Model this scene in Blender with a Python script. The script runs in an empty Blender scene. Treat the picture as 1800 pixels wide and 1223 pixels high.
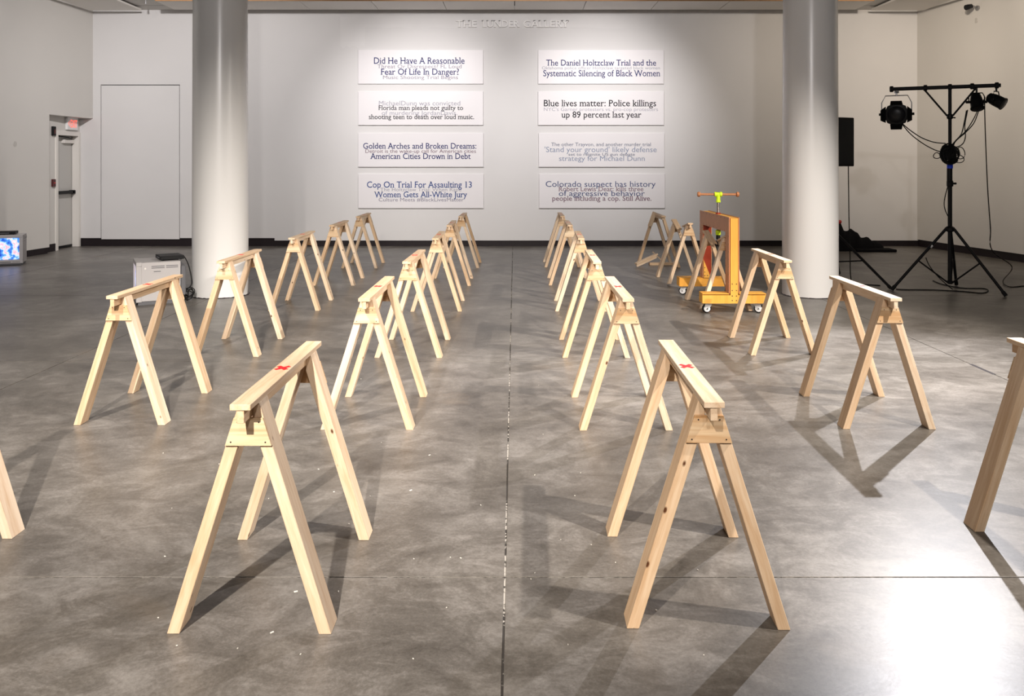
import bpy, bmesh, math, random
from mathutils import Vector, Matrix, Euler
random.seed(7)
SC = bpy.context.scene
C = SC.collection
PI = math.pi

# ------------------------------------------------------------------ camera
FPX, CX, HY, CAMH = 1450.0, 904.6, 290.0, 1.488
cam_d = bpy.data.cameras.new('camera')
cam = bpy.data.objects.new('camera', cam_d); C.objects.link(cam)
cam.location = (0, 0, CAMH); cam.rotation_euler = (PI/2, 0, 0)
cam_d.sensor_fit = 'HORIZONTAL'; cam_d.sensor_width = 36.0
cam_d.lens = 36.0*FPX/1800
cam_d.shift_x = (900-CX)/1800.0
cam_d.shift_y = (HY-611.5)/1800.0
cam_d.clip_start = 0.05; cam_d.clip_end = 100
SC.camera = cam

# ------------------------------------------------------------------ world, lights, exposure
w = bpy.data.worlds.new('world'); SC.world = w; w.use_nodes = True
w.node_tree.nodes['Background'].inputs[0].default_value = (1.0, 0.97, 0.93, 1)
w.node_tree.nodes['Background'].inputs[1].default_value = 0.055

def spot(name, loc, target, power, cone, blend=0.6, radius=0.045, col=(1, 0.93, 0.84)):
    d = bpy.data.lights.new(name, 'SPOT'); d.energy = power; d.spot_size = math.radians(cone)
    d.spot_blend = blend; d.shadow_soft_size = radius; d.color = col
    o = bpy.data.objects.new(name, d); C.objects.link(o); o.location = loc
    o.rotation_euler = (Vector(target)-Vector(loc)).to_track_quat('-Z', 'Y').to_euler()
    return o
WARM = (1, 0.92, 0.83)
COOL = (1, 0.95, 0.93)
TAN_L = (1, 0.86, 0.70)
spot('track_and_fill_spot', (-1.25, -1.25, 3.75), (-1.75, 3.4, 0), 1850, 62, 0.8, col=WARM)
spot('track_and_fill_spot', (3.13, 1.85, 4.11), (0.9, 5.1, 0), 1000, 60, 0.4, col=WARM)
spot('track_and_fill_spot', (-2.1, 2.2, 4.0), (-1.7, 6.6, 0), 780, 72, 0.6, col=WARM)
spot('track_and_fill_spot', (4.75, 9.1, 4.7), (1.95, 3.6, 0), 1550, 64, 0.5, col=(0.98, 0.965, 1.0))
spot('track_and_fill_spot', (4.8, 4.4, 4.1), (1.2, 7.8, 0), 1350, 68, 0.6, col=WARM)
spot('track_and_fill_spot', (0.3, -2.6, 4.2), (0.0, 9.5, 3.6), 760, 88, 1.0, 0.12, col=COOL)  # added front fill behind the camera, lifts columns and back rows
spot('track_and_fill_spot', (1.2, -2.4, 4.2), (2.3, 4.4, 0.2), 300, 46, 0.9, col=WARM)  # added weak fill for the fronts of the right-hand sawhorses
spot('wall_spot', (-1.85, 11.2, 4.25), (-1.75, 15.1, 2.25), 490, 62, 1.0, col=COOL)
spot('wall_spot', (1.70, 11.2, 4.25), (1.60, 15.1, 2.25), 490, 62, 1.0, col=COOL)
spot('wall_fill', (0.0, 11.0, 4.3), (0, 15.1, 3.5), 210, 112, 1.0, col=COOL)  # added broad fill, lifts the upper wall and raised letters
spot('wall_fill', (-5.0, 10.8, 4.3), (-5.6, 15.1, 2.6), 350, 100, 1.0, col=COOL)  # added flood to brighten the left part of the back wall
spot('wall_fill', (-5.0, 8.6, 4.3), (-8.0, 11.2, 2.4), 540, 100, 1.0, col=COOL)  # added flood to brighten the left wall
spot('wall_fill', (5.6, 11.0, 4.3), (5.9, 15.1, 2.9), 210, 92, 1.0, col=TAN_L)  # added flood to lift the right part of the back wall
spot('wall_fill', (5.2, 9.9, 4.3), (8.0, 12.6, 2.8), 350, 92, 1.0, col=TAN_L)  # added warm flood to brighten the right wall
SC.view_settings.view_transform = 'Standard'
SC.view_settings.look = 'None'
SC.view_settings.gamma = 1.0
SC.view_settings.use_curve_mapping = False
SC.view_settings.exposure = 0.36

# ------------------------------------------------------------------ helpers
def G(px, py, z=0.0):
    """photo pixel -> point at height z"""
    D = FPX*(CAMH-z)/(py-HY)
    return Vector(((px-CX)/FPX*D, D, z))
def PX(px, py, D):
    """photo pixel at known depth -> point"""
    return Vector(((px-CX)/FPX*D, D, CAMH+(HY-py)/FPX*D))

def mat(name, col, rough=0.6, metal=0.0, spec=0.5, emit=None, es=0.0, noise=0.0, nscale=8.0, bump=0.0):
    m = bpy.data.materials.new(name); m.use_nodes = True
    nt = m.node_tree; b = nt.nodes['Principled BSDF']
    b.inputs['Base Color'].default_value = (*col, 1); b.inputs['Roughness'].default_value = rough
    b.inputs['Metallic'].default_value = metal; b.inputs['Specular IOR Level'].default_value = spec
    if emit:
        b.inputs['Emission Color'].default_value = (*emit, 1); b.inputs['Emission Strength'].default_value = es
    if noise or bump:
        tc = nt.nodes.new('ShaderNodeTexCoord'); n = nt.nodes.new('ShaderNodeTexNoise')
        n.inputs['Scale'].default_value = nscale; n.inputs['Detail'].default_value = 6
        nt.links.new(tc.outputs['Object'], n.inputs['Vector'])
        if noise:
            r = nt.nodes.new('ShaderNodeValToRGB')
            r.color_ramp.elements[0].position = 0.3; r.color_ramp.elements[1].position = 0.7
            r.color_ramp.elements[0].color = (*[c*(1-noise) for c in col], 1)
            r.color_ramp.elements[1].color = (*[min(1, c*(1+noise)) for c in col], 1)
            nt.links.new(n.outputs['Fac'], r.inputs['Fac']); nt.links.new(r.outputs['Color'], b.inputs['Base Color'])
        if bump:
            bp = nt.nodes.new('ShaderNodeBump'); bp.inputs['Strength'].default_value = bump
            bp.inputs['Distance'].default_value = 0.01
            nt.links.new(n.outputs['Fac'], bp.inputs['Height']); nt.links.new(bp.outputs['Normal'], b.inputs['Normal'])
    return m

def wood(name, axis, pale, dark, knots=True, ringscale=38.0, knot=(0.10, 0.035, 0.012), contrast=1.0, kthr=0.62):
    m = bpy.data.materials.new(name); m.use_nodes = True
    nt = m.node_tree; N = nt.nodes; L = nt.links; b = N['Principled BSDF']
    b.inputs['Roughness'].default_value = 0.55; b.inputs['Specular IOR Level'].default_value = 0.3
    tc = N.new('ShaderNodeTexCoord'); oi = N.new('ShaderNodeObjectInfo')
    mu = N.new('ShaderNodeVectorMath'); mu.operation = 'SCALE'; mu.inputs[0].default_value = (13.1, 7.7, 19.3)
    L.new(oi.outputs['Random'], mu.inputs['Scale'])
    ad = N.new('ShaderNodeVectorMath'); ad.operation = 'ADD'
    L.new(tc.outputs['Object'], ad.inputs[0]); L.new(mu.outputs[0], ad.inputs[1])
    mp = N.new('ShaderNodeMapping'); s = [1.0, 1.0, 1.0]; s['xyz'.index(axis)] = 0.07
    mp.inputs['Scale'].default_value = s; L.new(ad.outputs[0], mp.inputs['Vector'])
    n1 = N.new('ShaderNodeTexNoise'); n1.inputs['Scale'].default_value = ringscale; n1.inputs['Detail'].default_value = 3
    n1.inputs['Distortion'].default_value = 0.6; L.new(mp.outputs[0], n1.inputs['Vector'])
    n2 = N.new('ShaderNodeTexNoise'); n2.inputs['Scale'].default_value = ringscale*7; n2.inputs['Detail'].default_value = 2
    L.new(mp.outputs[0], n2.inputs['Vector'])
    mx = N.new('ShaderNodeMath'); mx.operation = 'MULTIPLY_ADD'; mx.inputs[1].default_value = 0.35
    L.new(n2.outputs['Fac'], mx.inputs[0]); L.new(n1.outputs['Fac'], mx.inputs[2])
    r = N.new('ShaderNodeValToRGB'); r.color_ramp.elements[0].position = 0.52; r.color_ramp.elements[1].position = 0.88
    r.color_ramp.elements[0].color = (*pale, 1); r.color_ramp.elements[1].color = (*dark, 1)
    L.new(mx.outputs[0], r.inputs['Fac'])
    # board to board tone
    tone = N.new('ShaderNodeValToRGB')
    tone.color_ramp.elements[0].color = (1.0, 1.0, 1.0, 1); tone.color_ramp.elements[1].color = (0.90, 0.80, 0.68, 1)
    L.new(oi.outputs['Random'], tone.inputs['Fac'])
    tm = N.new('ShaderNodeMix'); tm.data_type = 'RGBA'; tm.blend_type = 'MULTIPLY'; tm.inputs['Factor'].default_value = 1.0
    L.new(r.outputs['Color'], tm.inputs['A']); L.new(tone.outputs['Color'], tm.inputs['B'])
    out = tm.outputs['Result']
    if knots:
        mp2 = N.new('ShaderNodeMapping'); s2 = [1.0, 1.0, 1.0]; s2['xyz'.index(axis)] = 0.55
        mp2.inputs['Scale'].default_value = s2; L.new(ad.outputs[0], mp2.inputs['Vector'])
        v = N.new('ShaderNodeTexVoronoi'); v.inputs['Scale'].default_value = 13.0
        L.new(mp2.outputs[0], v.inputs['Vector'])
        kr = N.new('ShaderNodeValToRGB'); kr.color_ramp.elements[0].position = 0.05; kr.color_ramp.elements[1].position = 0.10
        kr.color_ramp.elements[0].color = (1, 1, 1, 1); kr.color_ramp.elements[1].color = (0, 0, 0, 1)
        L.new(v.outputs['Distance'], kr.inputs['Fac'])
        sx = N.new('ShaderNodeSeparateColor'); L.new(v.outputs['Color'], sx.inputs[0])
        gt = N.new('ShaderNodeMath'); gt.operation = 'GREATER_THAN'; gt.inputs[1].default_value = kthr
        L.new(sx.outputs[0], gt.inputs[0])
        ml = N.new('ShaderNodeMath'); ml.operation = 'MULTIPLY'
        L.new(kr.outputs['Color'], ml.inputs[0]); L.new(gt.outputs[0], ml.inputs[1])
        km = N.new('ShaderNodeMix'); km.data_type = 'RGBA'
        L.new(ml.outputs[0], km.inputs['Factor']); L.new(out, km.inputs['A']); km.inputs['B'].default_value = (*knot, 1)
        out = km.outputs['Result']
    L.new(out, b.inputs['Base Color'])
    return m

PALE = (0.80, 0.655, 0.50); TAN = (0.66, 0.475, 0.315)
M = {}
M['pine_y'] = wood('pine_board', 'y', PALE, TAN, kthr=0.80)
M['pine_z'] = wood('pine_leg', 'z', PALE, TAN, kthr=0.45)
M['plywood'] = wood('plywood_gusset', 'x', (0.80, 0.65, 0.46), (0.50, 0.28, 0.12), knots=False, ringscale=13)
M['red_paint'] = mat('red_paint', (0.75, 0.015, 0.02), 0.5)
M['ply_yellow'] = wood('varnished_plywood', 'z', (0.86, 0.48, 0.10), (0.78, 0.38, 0.06), knots=False, ringscale=14)
M['ply_yellow_x'] = wood('varnished_plywood_beam', 'x', (0.84, 0.46, 0.09), (0.74, 0.35, 0.05), knots=False, ringscale=14)
M['hardboard'] = mat('copper_brown_hardboard', (0.56, 0.25, 0.12), 0.5, noise=0.06)
M['red_stain'] = mat('red_stained_wood', (0.30, 0.035, 0.012), 0.35, noise=0.15)
M['dowel'] = wood('wood_dowel', 'x', (0.55, 0.25, 0.12), (0.42, 0.17, 0.07), knots=False)
M['lime'] = mat('lime_green_plastic', (0.62, 0.86, 0.02), 0.35)
M['steel'] = mat('threaded_steel', (0.42, 0.42, 0.43), 0.35, metal=1.0)
M['dark_steel'] = mat('dark_bolt_steel', (0.05, 0.045, 0.04), 0.5, metal=0.6)
M['black'] = mat('black_painted_metal', (0.006, 0.006, 0.007), 0.5, spec=0.25)
M['black_plastic'] = mat('black_plastic', (0.008, 0.008, 0.009), 0.55, spec=0.25)
M['black_cloth'] = mat('black_cloth', (0.006, 0.006, 0.007), 0.95, spec=0.1, bump=0.3, nscale=20)
M['cable'] = mat('black_cable_rubber', (0.008, 0.008, 0.008), 0.6, spec=0.2)
M['silver_edge'] = mat('worn_grey_metal', (0.35, 0.35, 0.36), 0.4, metal=0.8)
M['blue_tape'] = mat('blue_tape', (0.01, 0.06, 0.75), 0.6)
M['white_plastic'] = mat('white_plastic', (0.80, 0.80, 0.80), 0.35)
M['tv_grey'] = mat('tv_grey_plastic', (0.46, 0.44, 0.44), 0.5)
M['tv_dark'] = mat('tv_dark_grey', (0.11, 0.11, 0.12), 0.5)
M['lens_glass'] = mat('lamp_lens', (0.012, 0.012, 0.014), 0.35, spec=0.25)
M['amber'] = mat('amber_plug', (0.75, 0.42, 0.12), 0.5)
M['red_plastic'] = mat('red_plastic', (0.45, 0.02, 0.02), 0.4)
M['dark_red'] = mat('dark_red_plastic', (0.07, 0.008, 0.008), 0.45)
M['door_paint'] = mat('grey_door_paint', (0.52, 0.51, 0.49), 0.45)
M['wall_back'] = mat('white_wall_paint', (0.70, 0.69, 0.69), 0.75, spec=0.25, noise=0.025, nscale=0.7, bump=0.02)
M['wall_side'] = mat('off_white_wall_paint', (0.66, 0.64, 0.61), 0.75, spec=0.25, noise=0.025, nscale=0.6, bump=0.02)
M['patch_paint'] = mat('fresh_wall_paint', (0.73, 0.72, 0.72), 0.7, spec=0.25, noise=0.02, nscale=2)
M['column_paint'] = mat('column_gloss_paint', (0.78, 0.77, 0.76), 0.27, spec=0.5)
M['ceil_panel'] = mat('ceiling_panel_white', (0.76, 0.73, 0.69), 0.8)
M['ceil_dark'] = mat('dark_ceiling_void', (0.02, 0.018, 0.016), 0.9)
M['ceil_grey'] = mat('ceiling_plaster', (0.56, 0.54, 0.51), 0.85)
M['edge_wood_glow'] = mat('panel_edge_wood_glow', (0.42, 0.22, 0.10), 0.6)  # wood edge, with the warm light glow on it put into the colour
M['base'] = mat('dark_rubber_base', (0.016, 0.011, 0.013), 0.5, spec=0.3)
M['board'] = mat('sign_board_white', (0.80, 0.78, 0.80), 0.5, spec=0.4)
M['letter_white'] = mat('raised_letter_white', (0.86, 0.85, 0.84), 0.6)
M['groove'] = mat('dark_gap', (0.03, 0.028, 0.026), 0.9)
M['exit_red'] = mat('exit_letter_glow', (0.9, 0.15, 0.1), 0.5, emit=(1.0, 0.10, 0.06), es=1.1)

# polished concrete (world position so that it runs on across the joints)
def concrete():
    m = bpy.data.materials.new('polished_concrete'); m.use_nodes = True
    nt = m.node_tree; N = nt.nodes; L = nt.links; b = N['Principled BSDF']; b.inputs['Specular IOR Level'].default_value = 0.36
    g = N.new('ShaderNodeNewGeometry'); oi = N.new('ShaderNodeObjectInfo')
    def noise(scale, detail, rough, sc=(1, 1, 1), dist=0.0):
        mp = N.new('ShaderNodeMapping'); mp.inputs['Scale'].default_value = sc
        L.new(g.outputs['Position'], mp.inputs['Vector'])
        n = N.new('ShaderNodeTexNoise'); n.inputs['Scale'].default_value = scale; n.inputs['Detail'].default_value = detail
        n.inputs['Roughness'].default_value = rough; n.inputs['Distortion'].default_value = dist
        L.new(mp.outputs[0], n.inputs['Vector']); return n
    a = noise(1.1, 10, 0.72, dist=0.5); s = noise(6.0, 10, 0.78, (0.7, 1.1, 1), 0.9); f = noise(70, 6, 0.8)
    m1 = N.new('ShaderNodeMath'); m1.operation = 'MULTIPLY_ADD'; m1.inputs[1].default_value = 0.75
    L.new(s.outputs['Fac'], m1.inputs[0]); L.new(a.outputs['Fac'], m1.inputs[2])
    m2 = N.new('ShaderNodeMath'); m2.operation = 'MULTIPLY_ADD'; m2.inputs[1].default_value = 0.42
    L.new(f.outputs['Fac'], m2.inputs[0]); L.new(m1.outputs[0], m2.inputs[2])
    r = N.new('ShaderNodeValToRGB'); e = r.color_ramp.elements
    e[0].position = 0.72; e[0].color = (0.150, 0.137, 0.125, 1)
    e[1].position = 1.22; e[1].color = (0.33, 0.315, 0.305, 1)
    mid = r.color_ramp.elements.new(0.97); mid.color = (0.225, 0.210, 0.198, 1)
    # ramp positions are limited to 0..1: rescale
    sc = N.new('ShaderNodeMapRange'); sc.inputs['From Min'].default_value = 0.80; sc.inputs['From Max'].default_value = 1.37
    L.new(m2.outputs[0], sc.inputs['Value'])
    e[0].position = 0.08; e[1].position = 0.5; r.color_ramp.elements[-1].position = 0.95
    cols = [(0.056, 0.048, 0.040, 1), (0.132, 0.119, 0.105, 1), (0.265, 0.246, 0.226, 1)]
    for el, c in zip(r.color_ramp.elements, cols): el.color = c
    L.new(sc.outputs[0], r.inputs['Fac'])
    # brownish stains
    st = noise(1.3, 3, 0.5, dist=0.3)
    sr = N.new('ShaderNodeValToRGB'); sr.color_ramp.elements[0].position = 0.64; sr.color_ramp.elements[1].position = 0.78
    sr.color_ramp.elements[0].color = (0, 0, 0, 1); sr.color_ramp.elements[1].color = (0.45, 0.45, 0.45, 1)
    L.new(st.outputs['Fac'], sr.inputs['Fac'])
    mx = N.new('ShaderNodeMix'); mx.data_type = 'RGBA'
    L.new(sr.outputs['Color'], mx.inputs['Factor']); L.new(r.outputs['Color'], mx.inputs['A'])
    mx.inputs['B'].default_value = (0.20, 0.155, 0.11, 1)
    # tone of each pour
    tn = N.new('ShaderNodeMapRange'); tn.inputs['To Min'].default_value = 0.93; tn.inputs['To Max'].default_value = 1.05
    L.new(oi.outputs['Random'], tn.inputs['Value'])
    hs = N.new('ShaderNodeHueSaturation'); L.new(mx.outputs['Result'], hs.inputs['Color']); L.new(tn.outputs[0], hs.inputs['Value'])
    L.new(hs.outputs['Color'], b.inputs['Base Color'])
    rr = N.new('ShaderNodeMapRange'); rr.inputs['To Min'].default_value = 0.28; rr.inputs['To Max'].default_value = 0.42
    L.new(s.outputs['Fac'], rr.inputs['Value']); L.new(rr.outputs[0], b.inputs['Roughness'])
    bp = N.new('ShaderNodeBump'); bp.inputs['Strength'].default_value = 0.06; bp.inputs['Distance'].default_value = 0.01
    L.new(m2.outputs[0], bp.inputs['Height']); L.new(bp.outputs['Normal'], b.inputs['Normal'])
    return m
M['concrete'] = concrete()
def joint_mat():
    m = bpy.data.materials.new('joint_filler'); m.use_nodes = True
    nt = m.node_tree; N = nt.nodes; L = nt.links; b = N['Principled BSDF']; b.inputs['Roughness'].default_value = 0.9
    g = N.new('ShaderNodeNewGeometry'); out = []
    for sc, dt in ((2.2, 2), (45, 3)):
        n = N.new('ShaderNodeTexNoise'); n.inputs['Scale'].default_value = sc; n.inputs['Detail'].default_value = dt
        L.new(g.outputs['Position'], n.inputs['Vector']); out.append(n)
    ad = N.new('ShaderNodeMath'); ad.operation = 'MULTIPLY_ADD'; ad.inputs[1].default_value = 0.8
    L.new(out[1].outputs['Fac'], ad.inputs[0]); L.new(out[0].outputs['Fac'], ad.inputs[2])
    r = N.new('ShaderNodeValToRGB'); r.color_ramp.elements[0].position = 0.89; r.color_ramp.elements[1].position = 1.0
    r.color_ramp.elements[0].color = (0.035, 0.03, 0.026, 1); r.color_ramp.elements[1].color = (0.40, 0.37, 0.33, 1)
    L.new(ad.outputs[0], r.inputs['Fac']); L.new(r.outputs['Color'], b.inputs['Base Color'])
    return m
M['joint'] = joint_mat()

def me_from(bm, name):
    bmesh.ops.recalc_face_normals(bm, faces=bm.faces)
    me = bpy.data.meshes.new(name); bm.to_mesh(me); bm.free(); return me
def obj(name, data, material, parent=None, smooth=False, loc=None, rot=None):
    if isinstance(data, bmesh.types.BMesh): data = me_from(data, name)
    if material and not data.materials: data.materials.append(material)
    if smooth:
        for p in data.polygons: p.use_smooth = True
        try: data.set_sharp_from_angle(angle=math.radians(40))
        except Exception: pass
    o = bpy.data.objects.new(name, data); C.objects.link(o)
    if loc is not None: o.location = loc
    if rot is not None: o.rotation_euler = rot
    if parent: o.parent = parent
    return o
def tag(o, label=None, cat=None, group=None, kind=None):
    if label: o['label'] = label
    if cat: o['category'] = cat
    if group: o['group'] = group
    if kind: o['kind'] = kind
    return o
def thing(name, label, cat, loc=(0, 0, 0), rz=0.0, group=None):
    o = bpy.data.objects.new(name, None); C.objects.link(o)
    o.empty_display_size = 0.1
    o.location = loc; o.rotation_euler = (0, 0, rz)
    return tag(o, label, cat, group)
def struct(name, bm, m, parent=None, label=None, cat=None):
    o = obj(name, bm, m, parent)
    if not parent: o['kind'] = 'structure'
    if label: o['label'] = label
    if cat: o['category'] = cat
    return o

def box(bm, x0, x1, y0, y1, z0, z1, mtx=None, bevel=0.0):
    vs = [bm.verts.new((x, y, z)) for x in (x0, x1) for y in (y0, y1) for z in (z0, z1)]
    fs = [bm.faces.new([vs[i] for i in q]) for q in ((0, 1, 3, 2), (4, 6, 7, 5), (0, 4, 5, 1), (2, 3, 7, 6), (0, 2, 6, 4), (1, 5, 7, 3))]
    if bevel:
        es = list({e for f in fs for e in f.edges})
        r = bmesh.ops.bevel(bm, geom=es, offset=bevel, segments=1, affect='EDGES')
        if mtx is not None: bmesh.ops.transform(bm, matrix=mtx, verts=[v for v in r['verts']])
    elif mtx is not None: bmesh.ops.transform(bm, matrix=mtx, verts=vs)
def nb(*a, **k):
    bm = bmesh.new(); box(bm, *a, **k); return bm
def prism(bm, pts, axis, a0, a1, bevel=0.0):
    """polygon (2D pts) extruded along axis. axis 'y': pts are (x,z); 'x': (y,z); 'z': (x,y)"""
    def P(p, a): return {'y': (p[0], a, p[1]), 'x': (a, p[0], p[1]), 'z': (p[0], p[1], a)}[axis]
    A = [bm.verts.new(P(p, a0)) for p in pts]; B = [bm.verts.new(P(p, a1)) for p in pts]
    fs = [bm.faces.new(A), bm.faces.new(list(reversed(B)))]
    n = len(pts)
    for i in range(n): fs.append(bm.faces.new([A[i], B[i], B[(i+1) % n], A[(i+1) % n]]))
    if bevel:
        bmesh.ops.bevel(bm, geom=list({e for f in fs for e in f.edges}), offset=bevel, segments=1, affect='EDGES')
def frame_z(d):
    return Vector(d).to_track_quat('Z', 'Y').to_matrix()
def cyl(bm, p0, p1, r0, r1=None, seg=16, caps=True):
    p0, p1 = Vector(p0), Vector(p1); r1 = r0 if r1 is None else r1
    R = frame_z(p1-p0)
    A = [bm.verts.new(p0+R@Vector((math.cos(2*PI*i/seg)*r0, math.sin(2*PI*i/seg)*r0, 0))) for i in range(seg)]
    B = [bm.verts.new(p1+R@Vector((math.cos(2*PI*i/seg)*r1, math.sin(2*PI*i/seg)*r1, 0))) for i in range(seg)]
    for i in range(seg): bm.faces.new([A[i], A[(i+1) % seg], B[(i+1) % seg], B[i]])
    if caps: bm.faces.new(list(reversed(A))); bm.faces.new(B)
def lathe(bm, prof, p0, d, seg=20):
    """prof: list of (r, t) along direction d from p0"""
    p0 = Vector(p0); R = frame_z(d); rings = []
    for r, t in prof:
        rings.append([bm.verts.new(p0+R@Vector((math.cos(2*PI*i/seg)*r, math.sin(2*PI*i/seg)*r, t))) for i in range(seg)])
    for a, b in zip(rings, rings[1:]):
        for i in range(seg): bm.faces.new([a[i], a[(i+1) % seg], b[(i+1) % seg], b[i]])
    bm.faces.new(list(reversed(rings[0]))); bm.faces.new(rings[-1])
def ncyl(*a, **k):
    bm = bmesh.new(); cyl(bm, *a, **k); return bm
def spline(pts, n=8):
    pts = [Vector(p) for p in pts]; out = []
    for i in range(len(pts)-1):
        p0 = pts[max(i-1, 0)]; p1 = pts[i]; p2 = pts[i+1]; p3 = pts[min(i+2, len(pts)-1)]
        for k in range(n):
            t = k/n
            out.append(0.5*((2*p1)+(p2-p0)*t+(2*p0-5*p1+4*p2-p3)*t*t+(3*p1-p0-3*p2+p3)*t**3))
    out.append(pts[-1]); return out
def tube(bm, pts, r, seg=6, smooth_n=0):
    if smooth_n: pts = spline(pts, smooth_n)
    pts = [Vector(p) for p in pts]; rings = []
    up = Vector((0.31, 0.2, 0.93)).normalized()
    for i, p in enumerate(pts):
        t = (pts[min(i+1, len(pts)-1)]-pts[max(i-1, 0)]).normalized()
        a = t.cross(up)
        if a.length < 0.1: a = t.cross(Vector((1, 0, 0)))
        a.normalize(); b = t.cross(a)
        rings.append([bm.verts.new(p+a*math.cos(2*PI*k/seg)*r+b*math.sin(2*PI*k/seg)*r) for k in range(seg)])
    for A, B in zip(rings, rings[1:]):
        for k in range(seg): bm.faces.new([A[k], A[(k+1) % seg], B[(k+1) % seg], B[k]])
    bm.faces.new(list(reversed(rings[0]))); bm.faces.new(rings[-1])
def ntube(*a, **k):
    bm = bmesh.new(); tube(bm, *a, **k); return bm

# ------------------------------------------------------------------ the room
DW = 15.12                                  # back wall
LX, RX = -7.73, 7.38                        # corners at the back wall
ZT = 4.33                                   # soffit along the back wall
def lx(y): return LX-0.09*(DW-y)
def rx(y): return RX+0.15*(DW-y)
YB = -4.5

fl = struct('floor', nb(-10.2, 10.6, YB, DW+0.3, -0.10, -0.0035), M['joint'])
fl['label'] = 'grey polished concrete floor cut into large slabs'
xs = [-10.2, -6.80, -3.41, -0.035, 3.41, 6.80, 10.6]
ys = [YB, -0.19, 2.98, 6.25, 9.40, 12.45, DW+0.3]
g = 0.0035
for i in range(len(xs)-1):
    for j in range(len(ys)-1):
        bm = bmesh.new()
        box(bm, xs[i]+g, xs[i+1]-g, ys[j]+g, ys[j+1]-g, -0.003, 0.0)
        top = [e for e in bm.edges if all(abs(v.co.z) < 1e-6 for v in e.verts)]
        bmesh.ops.bevel(bm, geom=top, offset=0.0012, segments=1, affect='EDGES')
        obj('slab', bm, M['concrete'], fl)

obj('crack_filler', nb(3.397, 3.424, 5.86, 6.17, -0.003, 0.0006), M['base'], fl)
# back wall with the flush access door cut out of it
PA0, PA1 = (178-CX)/FPX*DW, (315-CX)/FPX*DW
PZ1 = CAMH+(HY-150)/FPX*DW; PZ0 = CAMH+(HY-420.5)/FPX*DW
WB = 0.105
bm = bmesh.new()
box(bm, LX-0.6, PA0-0.012, DW, DW+0.2, WB+0.045, ZT+0.4)
box(bm, PA1+0.012, -4.4, DW, DW+0.2, WB+0.045, ZT+0.4)
box(bm, -4.4, RX+0.4, DW, DW+0.2, WB, ZT+0.4)
box(bm, PA0-0.012, PA1+0.012, DW, DW+0.2, PZ1+0.014, ZT+0.4)
wb = struct('wall_back', bm, M['wall_back'])
struct('trim_1', nb(PA0-0.1, PA1+0.1, DW+0.06, DW+0.19, 0.02, PZ1+0.1), M['groove'])['label'] = 'dark gap around the flush access panel'
dp = struct('door_2', nb(PA0, PA1, DW+0.002, DW+0.05, PZ0, PZ1, bevel=0.003), M['wall_back'])
dp['label'] = 'tall flush white access panel in the back wall'
bb = struct('baseboard_back', nb(LX-0.3, RX+0.3, DW+0.025, DW+0.19, 0.0, 0.30), M['base'])
# touched-up paint band along the top of the back wall
def patch(px0, px1, py0, py1, n, amp, lift=0.0015):
    bm = bmesh.new(); rnd = random.Random(n); top = []; bot = []
    for i in range(n+1):
        x = px0+(px1-px0)*i/n
        top.append(PX(x, py0, DW)); bot.append(PX(x, py1+rnd.uniform(-amp, amp), DW))
    vs = [bm.verts.new((p.x, DW-lift, p.z)) for p in top+bot[::-1]]
    f = bm.faces.new(vs); r = bmesh.ops.extrude_face_region(bm, geom=[f])
    bmesh.ops.translate(bm, verts=[v for v in r['geom'] if isinstance(v, bmesh.types.BMVert)], vec=(0, lift-0.0002, 0))
    return bm
obj('paint_patch', patch(620, 1150, 28, 49, 26, 1.5), M['patch_paint'], wb)
obj('paint_patch', patch(598, 642, 30, 83, 8, 3.0, 0.0024), M['patch_paint'], wb)

# left wall: main plane, alcove with the exit door
YA = 13.90                                   # near edge of the alcove
ZA = 2.34
ALC = 0.24
def wallprism(pts, z0, z1):
    bm = bmesh.new(); prism(bm, pts, 'z', z0, z1); return bm
bm = bmesh.new()
prism(bm, [(lx(YB), YB), (lx(YA), YA), (lx(YA)-0.7, YA), (lx(YB)-0.7, YB)], 'z', WB, ZT+0.9)
prism(bm, [(lx(YA), YA), (LX, DW), (LX-0.7, DW), (lx(YA)-0.7, YA)], 'z', ZA, ZT+0.9)
wl = struct('wall_left', bm, M['wall_side'])
struct('baseboard_left', wallprism([(lx(YB)-0.02, YB), (lx(YA)-0.02, YA-0.02), (lx(YA)-0.2, YA-0.02), (lx(YB)-0.2, YB)], 0, WB), M['base'])
AX = LX-ALC
DY0, DY1, DZ = 14.36, 15.06, 2.03
bm = bmesh.new()
box(bm, AX-0.25, AX, YA, DY0, 0.11, ZA+0.1)
box(bm, AX-0.25, AX, DY1, DW+0.1, 0.0, ZA+0.1)
box(bm, AX-0.25, AX, DY0, DY1, DZ, ZA+0.1)
struct('wall_alcove', bm, M['wall_side'])
struct('baseboard_alcove', nb(AX-0.2, AX+0.012, YA+0.005, DY0-0.06, 0, 0.13), M['base'])
d1 = struct('door_1', nb(AX-0.16, AX-0.11, DY0+0.006, DY1-0.006, 0.012, DZ-0.010, bevel=0.003), M['door_paint'])
d1['label'] = 'grey steel exit door with black push bar'
bm = bmesh.new()
box(bm, AX-0.10, AX+0.02, DY0-0.055, DY0+0.018, 0, DZ+0.06, bevel=0.003)
box(bm, AX-0.10, AX+0.02, DY1-0.018, DY1+0.055, 0, DZ+0.06, bevel=0.003)
box(bm, AX-0.10, AX+0.02, DY0+0.019, DY1-0.019, DZ-0.018, DZ+0.06, bevel=0.003)
obj('door_frame', bm, M['ceil_panel'], d1)
bm = bmesh.new(); z = 1.0
box(bm, AX-0.075, AX-0.03, DY0+0.03, DY1-0.06, z-0.028, z+0.028, bevel=0.008)
box(bm, AX-0.11, AX-0.03, DY1-0.12, DY1-0.02, z-0.034, z+0.034, bevel=0.008)
box(bm, AX-0.11, AX-0.05, DY0+0.02, DY0+0.06, z-0.02, z+0.02)
obj('push_bar', bm, M['black_plastic'], d1)
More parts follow.
